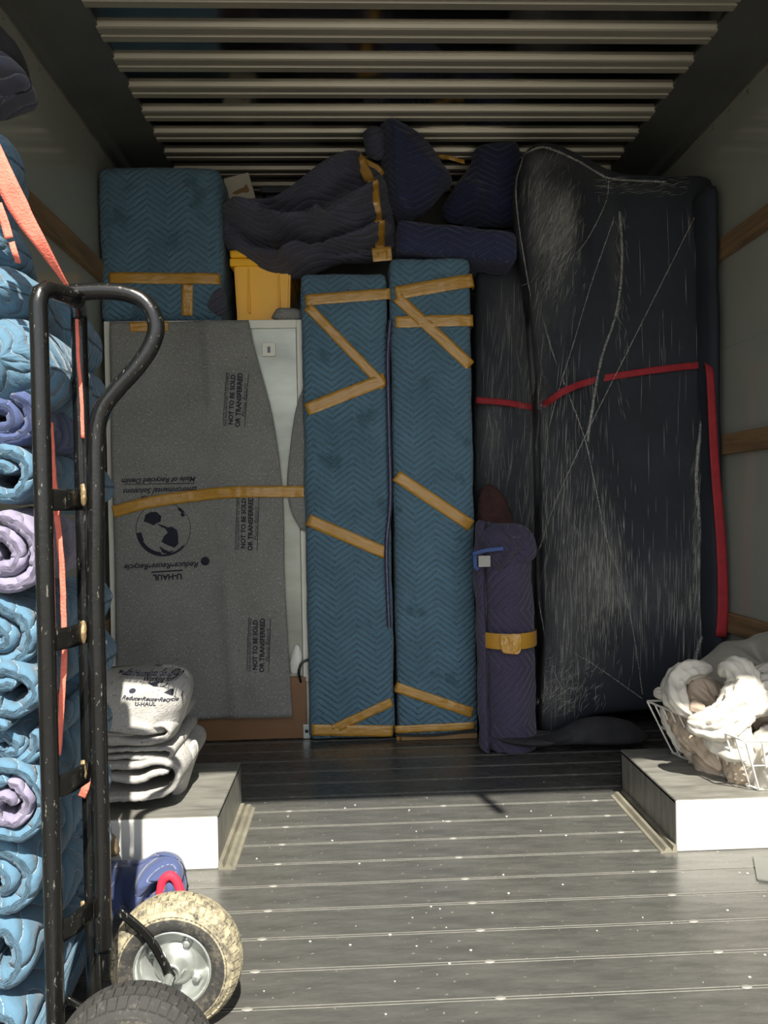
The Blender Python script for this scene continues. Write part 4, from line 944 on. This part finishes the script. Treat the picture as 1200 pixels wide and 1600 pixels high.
# ------------------------------------------------------------------ hand truck
HX, HYN, HYF, HYS = at(68, 800, y=1.12).x, 1.12, 1.27, 1.195
HXF = at(133, 900, y=HYF).x; HXS = at(151, 1000, y=HYS).x; TR = .0128
AX = (at(277, 1500, y=1.29).x+at(212, 1610, y=1.03).x)/2-.009; AZ = .1125
ht = thing('hand_truck', (HX, HYS, 0), 'scuffed black tubular hand truck with two air-filled wheels, standing at the blanket pile', 'hand truck')
zn = at(62, 447, y=HYN).z; zf = at(128, 470, y=HYF).z
put('side_rail', tube('side_rail', [(HX, HYN, .01), (HX, HYN, .4), (HX, HYN, .8), (HX, HYN, zn-.08), (HX, HYN, zn-.02), (HX+.006, HYN+.010, zn-.003), (HX+.012, HYN+.03, zn), (HX+.03, HYS-.01, zn+.0)], TR, CHIP, 70, 16), ht)
put('side_rail', tube('side_rail', [(HXF, HYF, .01), (HXF, HYF, .4), (HXF, HYF, .8), (HXF, HYF, zn-.08), (HXF, HYF, zn-.02), (HXF+.004, HYF-.010, zn-.003), (HXF+.010, HYF-.03, zn), (HX+.03, HYS-.012, zn+.0)], TR, CHIP, 70, 16), ht)
def hp(px, py): return at(px, py, y=HYS)
put('loop_handle', tube('loop_handle', [hp(104, 459), hp(130, 456), hp(165, 455), hp(195, 458), hp(222, 469), hp(239, 490), hp(244, 516), hp(234, 545), hp(213, 575), hp(185, 606), hp(163, 634), hp(153, 662), hp(150, 700), hp(150, 800)]+[Vector((HXS, HYS, z)) for z in (.75, .6, .45, .30, .2)], TR*1.02, CHIP, 150, 16), ht)
for (ya, yb_) in ((790, 773), (1003, 987), (1233, 1205), (1455, 1425)):
    za = at(75, ya, y=HYN).z; zb_ = at(130, yb_, y=HYS).z; zz = (za+zb_)/2
    P = [Vector((HX+.008, HYN+.006, zz)), Vector((HX+.022, HYN+.03, zz)), Vector((HXS-.016, HYS-.012, zz)), Vector((HXS-.014, HYS, zz)), Vector((HXS-.016, HYS+.012, zz)), Vector((HXF+.022, HYF-.03, zz)), Vector((HXF+.006, HYF-.006, zz))]
    cbm = put('cross_strap', strip('cross_strap', P, .032, CHIP, wdir=(0, 0, 1), thick=.004, n=40, crinkle=0, nrm=(1, 0, 0)), ht)
    put('weld_bead', inflate('weld_bead', [(126, yb_-16), (132, yb_-17), (135, yb_), (133, yb_+17), (127, yb_+15)], HYS-.014, .004, BRONZE, 6, 30, namp=.003, nfreq=60), ht, 'bronze weld bead')
put('axle', tube('axle', [(AX, .985, AZ), (AX, 1.2, AZ), (AX, 1.40, AZ)], .008, ZINC, 12, 14), ht)
put('axle_bracket', strip('axle_bracket', [Vector((HXS+.004, HYF-.012, .225)), Vector((HXS+.05, HYF-.012, .18)), Vector((AX+.004, HYF-.012, AZ))], .013, CHIP, thick=.005, n=24, crinkle=0, nrm=(0, -1, 0)), ht)
for yy, xx in ((HYN+.02, HX),):
    put('axle_bracket', strip('axle_bracket', [Vector((xx+.006, yy, .16)), Vector((xx+.08, yy, .115)), Vector((AX+.005, yy, AZ-.004))], .010, CHIP, thick=.005, n=24, crinkle=0, nrm=(0, -1, 0)), ht)
put('toe_plate', box('toe_plate', (HX-.22, HYN-.01, .001), (HX+.012, HYF+.01, .008), CHIP, .002), ht)
def wheel(yc, tread, side, lab):
    Rw, hw = .1195, .037
    prof = []
    for i in range(25):
        a = -PI*.86+2*PI*.86*i/24; prof.append((.0815+.0275*math.cos(a)*(1.0 if abs(a) < 1.2 else 1), hw*math.sin(a)))
    tyre = put('wheel', lathe('wheel', prof, tread, 72, 'y', (AX, yc, AZ)), ht, lab)
    bpy.context.view_layer.update()
    def sub(name, me, label=None, kind=None):
        o = link(name, me, label=label, kind=kind); o.parent = tyre; o.matrix_parent_inverse = tyre.matrix_world.inverted(); return o
    vs, fs = [], []                                          # tread blocks, one sub-part
    for i in range(46):
        for j, off_ in ((-1.5, .5), (-.5, 0), (.5, .5), (1.5, 0)):
            a0 = 2*PI*(i+off_+.08)/46; a1 = a0+2*PI*.80/46
            y_a, y_b = j*.0155-.0066, j*.0155+.0066; b = len(vs)
            for yy in (y_a, y_b):
                rr0 = .0815+.0275*math.sqrt(max(0, 1-(yy/hw)**2))
                for aa in (a0, a1):
                    for rr in (rr0-.003, rr0+.0032): vs.append((AX+rr*math.cos(aa), yc+yy, AZ+rr*math.sin(aa)))
            fs += [[b+0, b+1, b+3, b+2], [b+4, b+6, b+7, b+5], [b+1, b+5, b+7, b+3], [b+0, b+4, b+5, b+1], [b+2, b+3, b+7, b+6]]
    me = fixn(mesh('tread_blocks', vs, fs)); me.materials.append(tread)
    sub('tread_blocks', me, kind='stuff')
    s = -1                                                     # the face turned to the camera
    sub('sidewall', lathe('sidewall', [(r_*.92, s_) for r_, s_ in [(.069, s*.030), (.074, s*.0345), (.083, s*.0375), (.092, s*.0372), (.099, s*.0345)]], RUBS, 64, 'y', (AX, yc, AZ)))
    sub('rim', lathe('rim', [(r_*.92, s_) for r_, s_ in [(.071, -.030), (.069, -.033), (.066, -.031), (.063, -.020), (.060, -.012), (.030, -.010), (.020, -.010), (.020, .010), (.060, .012), (.066, .031), (.069, .033), (.071, .030)]], ZINC, 56, 'y', (AX, yc, AZ)), 'zinc plated rim')
    sub('hub', lathe('hub', [(r_*.92, s_) for r_, s_ in [(.040, -.0105), (.038, -.014), (.030, -.018), (.0205, -.024), (.019, -.040), (.017, -.043), (.013, -.043), (.0125, -.038), (0, -.038)]], ZINC, 40, 'y', (AX, yc, AZ)))
    for k in range(4):
        a = PI/4+.25+k*PI/2; c = (AX+.0425*math.cos(a), yc, AZ+.0425*math.sin(a))
        sub('bolt', lathe('bolt', [(.0095, -.0105), (.0095, -.014), (.0068, -.0142), (.0066, -.021), (.004, -.0225), (0, -.0225)], ZINC, 6, 'y', c))
wheel(1.31, RUBD, 1, 'dusty yellowish air-filled tyre'); wheel(1.062, RUB, 1, 'black air-filled tyre')

# ------------------------------------------------------------------ the pile of rolled blankets at the left wall
GRP = 'rolled blankets piled at the left wall'
def roll(lab, px, py, rpx, D, L, mat, rot=9, seed=0, t=.022, ph=0, sx=1.0, sz=1.0, rin=.012, inner=None):
    c = at(px+3, py, y=D); R = rpx*1.16/F*D; a = math.radians(rot); ca, sa = math.cos(a), math.sin(a)
    c.z = max(c.z, R*sz+.012)
    fr = lambda v: Vector((c.x+v.x*ca-v.z*sa, D+v.x*sa*.4+v.z*ca, c.z+v.y*(1-.06*v.z/L)))
    path = spiral(R, t, rin, ph, sx, sz, seed)
    if inner is None:
        return link('blanket_roll', ribbon('blanket_roll', path, t, L, mat, 12, .005, seed, .0032, fr), label=lab, cat='blanket roll', group=GRP)
    k = int(len(path)*.52)
    r = thing('blanket_roll', (c.x, D, c.z-R), lab, 'blanket roll', GRP)
    put('outer_blanket', ribbon('outer_blanket', path[k-1:], t, L, mat, 12, .005, seed, .0032, fr), r)
    put('inner_blanket', ribbon('inner_blanket', path[:k], t*.92, L, inner, 12, .004, seed+1, .0035, fr), r, 'lilac inner layer')
    return r
DE = 1.165
roll('blue rolled blanket with a dark hollow core, just above the lilac roll', -2, 745, 55, DE, .36, BLUE2, 6, 1, .024, .4, .98, .9, .014)
roll('faded lilac rolled blanket with a clear spiral end in the blanket pile', -4, 868, 66, DE-.01, .30, LILAC, 8, 2, .026, 2.2, 1.02, .98, .008)
roll('blue blanket roll directly below the lilac one', -10, 1000, 64, DE, .36, BLUE2, 7, 3, .029, 4.0, 1.0, .93, .006)
roll('blue blanket roll with an open dark core, second below the lilac one', 10, 1086, 60, DE-.02, .34, BLUE2, 6, 4, .024, 1.0, 1.02, .90, .014)
roll('small flattened blue blanket roll, third below the lilac one', 4, 1170, 52, DE, .36, BLUE2, 6, 5, .024, 3.2, 1.02, .76, .006)
roll('blue blanket roll with a lilac inner layer showing in its spiral', 6, 1262, 64, DE-.02, .33, BLUE2, 8, 6, .021, .2, 1.0, .98, .008, inner=LILAC)
roll('blue blanket roll folded over in the middle, below the one with lilac inside', -6, 1384, 66, DE, .36, BLUE2, 6, 7, .031, 5.0, 1.0, .95, .006)
roll('large blue blanket roll near the floor at the frame corner', -14, 1508, 72, DE, .36, BLUE2, 5, 8, .036, 1.8, 1.0, 1.0, .010)
roll('blue blanket roll lying on the floor at the bottom of the pile', -12, 1625, 72, DE, .36, BLUE2, 5, 14, .034, 2.8, 1.0, .95, .008)
roll('navy striped blanket roll above the blue hollow one', -14, 655, 62, DE+.01, .34, INDIGO, 6, 9, .026, 2.4, 1.0, .72, .008)
def plump(lab, px, py, rpx, D, L, mat, rot=9, seed=0, sz=1.0):
    c = at(px, py, y=D); R = rpx/F*D; a = math.radians(rot)
    d = Vector((-math.sin(a), math.cos(a), 0)); n, m = 40, 64; vs, fs, uvs = [], [], []
    for i in range(n):
        t = i/(n-1); e = min(1, t/.30, (1-t)/.25); r = R*(.06+.94*math.sin(PI/2*e)**.75)
        for k in range(m):
            b = 2*PI*k/m; q = Vector((math.cos(b)*1.2, math.sin(b)*1.2, t*2.2+seed*5))
            pk = (1-e)**1.2*.10*noise.noise(Vector((math.cos(b)*5, math.sin(b)*5, seed+t*3)))
            rr = r*(1+.13*noise.noise(q)+.05*noise.noise(q*3)+pk)
            vs.append(c+d*(L*t)+Vector((math.cos(b)*math.cos(a)*rr, math.cos(b)*math.sin(a)*rr, math.sin(b)*rr*sz))); uvs.append((b*R, L*t*1.4))
    for i in range(n-1):
        for k in range(m): fs.append([i*m+k, i*m+(k+1) % m, (i+1)*m+(k+1) % m, (i+1)*m+k])
    fs.append(list(range(m))[::-1]); fs.append([(n-1)*m+k for k in range(m)])
    me = mesh('blanket_roll', vs, fs, uvs); me.materials.append(mat); me.polygons.foreach_set('use_smooth', [True]*len(me.polygons))
    return link('blanket_roll', fixn(me), label=lab, cat='blanket roll', group=GRP)
plump('bulging blue blanket roll beside the upper half of the near rail', -4, 560, 88, DE-.01, .34, BLUE2, 9, 10, .98)
plump('blue blanket roll under the coral strap, at the height of the hand truck top', -6, 448, 66, DE+.02, .34, BLUE2, 15, 11, .85)
plump('blue blanket roll half hidden behind the coral strap, above the hand truck', -16, 372, 58, DE+.06, .32, BLUE2, 20, 12, .9)
plump('dark blue roll in shade just below the highest roll', -44, 305, 62, DE+.14, .30, BLUE2, 24, 15, .9)
plump('highest blue blanket roll at the frame edge', -24, 228, 60, DE+.10, .28, BLUE2, 24, 13, 1.0)
# second row, deeper in the truck
for i, (px, py, rp, lab) in enumerate(((60, 604, 66, 'blue roll deeper in the pile, seen between the rails near their top'), (78, 755, 50, 'blue roll deeper in the pile, behind the uppermost cross strap'), (80, 960, 46, 'blue roll deeper in the pile, behind the second cross strap'),
        (76, 1060, 58, 'blue roll deeper in the pile, just below the second cross strap'), (74, 1175, 52, 'blue roll deeper in the pile, behind the third cross strap'), (76, 1295, 52, 'blue roll deeper in the pile, between the third and fourth cross straps'),
        (76, 1400, 52, 'blue roll deeper in the pile, behind the lowest cross strap'), (60, 300, 0, ''), (52, 505, 58, 'blue roll deeper in the pile, peeping out beside the rail top'), (78, 1510, 54, 'blue roll deeper in the pile, lowest between the rails'))):
    if rp: plump(lab, px, py, rp, 1.47, .32, BLUE2, 5, 20+i, .96)
# dark rolls on top
q = inflate('roll', [(-60, 60), (-20, 50), (10, 55), (24, 68), (31, 90), (24, 102), (10, 112), (-60, 118)], 1.42, .10, DARKC, 12, 60, .5, None, (), .006, 14, 4, 1)
link('dark_bundle', q, label='black bundle at the very top of the pile in the upper left corner', cat='blanket bundle')
q = inflate('roll', [(-60, 110), (-10, 106), (20, 106), (36, 110), (46, 122), (47, 138), (20, 148), (0, 156), (-60, 170)], 1.44, .10, NAVYW, 12, 60, .5, None, (), .006, 14, 5, 1)
link('grey_bundle', q, label='dark grey folded blanket under the black bundle, upper left', cat='blanket bundle')

# coral tie-down strap
st = thing('tie_strap', (at(60, 400, y=1.15).x, 1.15, .3), 'coral red tie-down strap running over the blanket pile and down the hand truck', 'strap')
SD = 1.13
put('webbing', strip('webbing', [at(-25, 210, y=SD), at(5, 275, y=SD), at(35, 335, y=SD+.01), at(60, 375, y=SD+.02), at(82, 410, y=SD+.04), at(108, 452, y=SD+.07)], lambda t: (.030 if t < .45 else .030-.024*min(1, (t-.45)/.5)), CORAL, thick=.002, n=50, crinkle=.001), st)
SR = HYF-.018
put('webbing_tail', strip('webbing_tail', [at(108, 452, y=SD+.07), at(119, 490, y=SR), at(122, 560, y=SR), at(127, 620, y=SR), at(129, 685, y=SR)], .0055, CORAL, thick=.002, n=40, crinkle=.002), st)
put('webbing_tail', strip('webbing_tail', [at(-4, 318, y=SD), at(6, 345, y=SD+.0), at(14, 372, y=SD)], .012, CORAL, thick=.002, n=16), st)
put('webbing_tail', strip('webbing_tail', [at(18, 378, y=SD+.0), at(24, 398, y=SD+.0), at(28, 412, y=SD+.01)], .008, CORAL, thick=.002, n=16), st)
put('webbing_tail', strip('webbing_tail', [at(78, 660, y=1.16), at(83, 740, y=1.165), at(89, 810, y=1.165), at(96, 880, y=1.165), at(99, 960, y=1.17), at(100, 1030, y=1.17), at(96, 1100, y=1.17), at(91, 1180, y=1.17)], .0085, CORAL, thick=.002, n=70, crinkle=.003), st)
put('webbing_tail', strip('webbing_tail', [at(136, 1218, y=HYF-.02), at(133, 1232, y=HYF-.022), at(127, 1246, y=HYF-.02)], .012, CORAL, thick=.002, n=16), st)
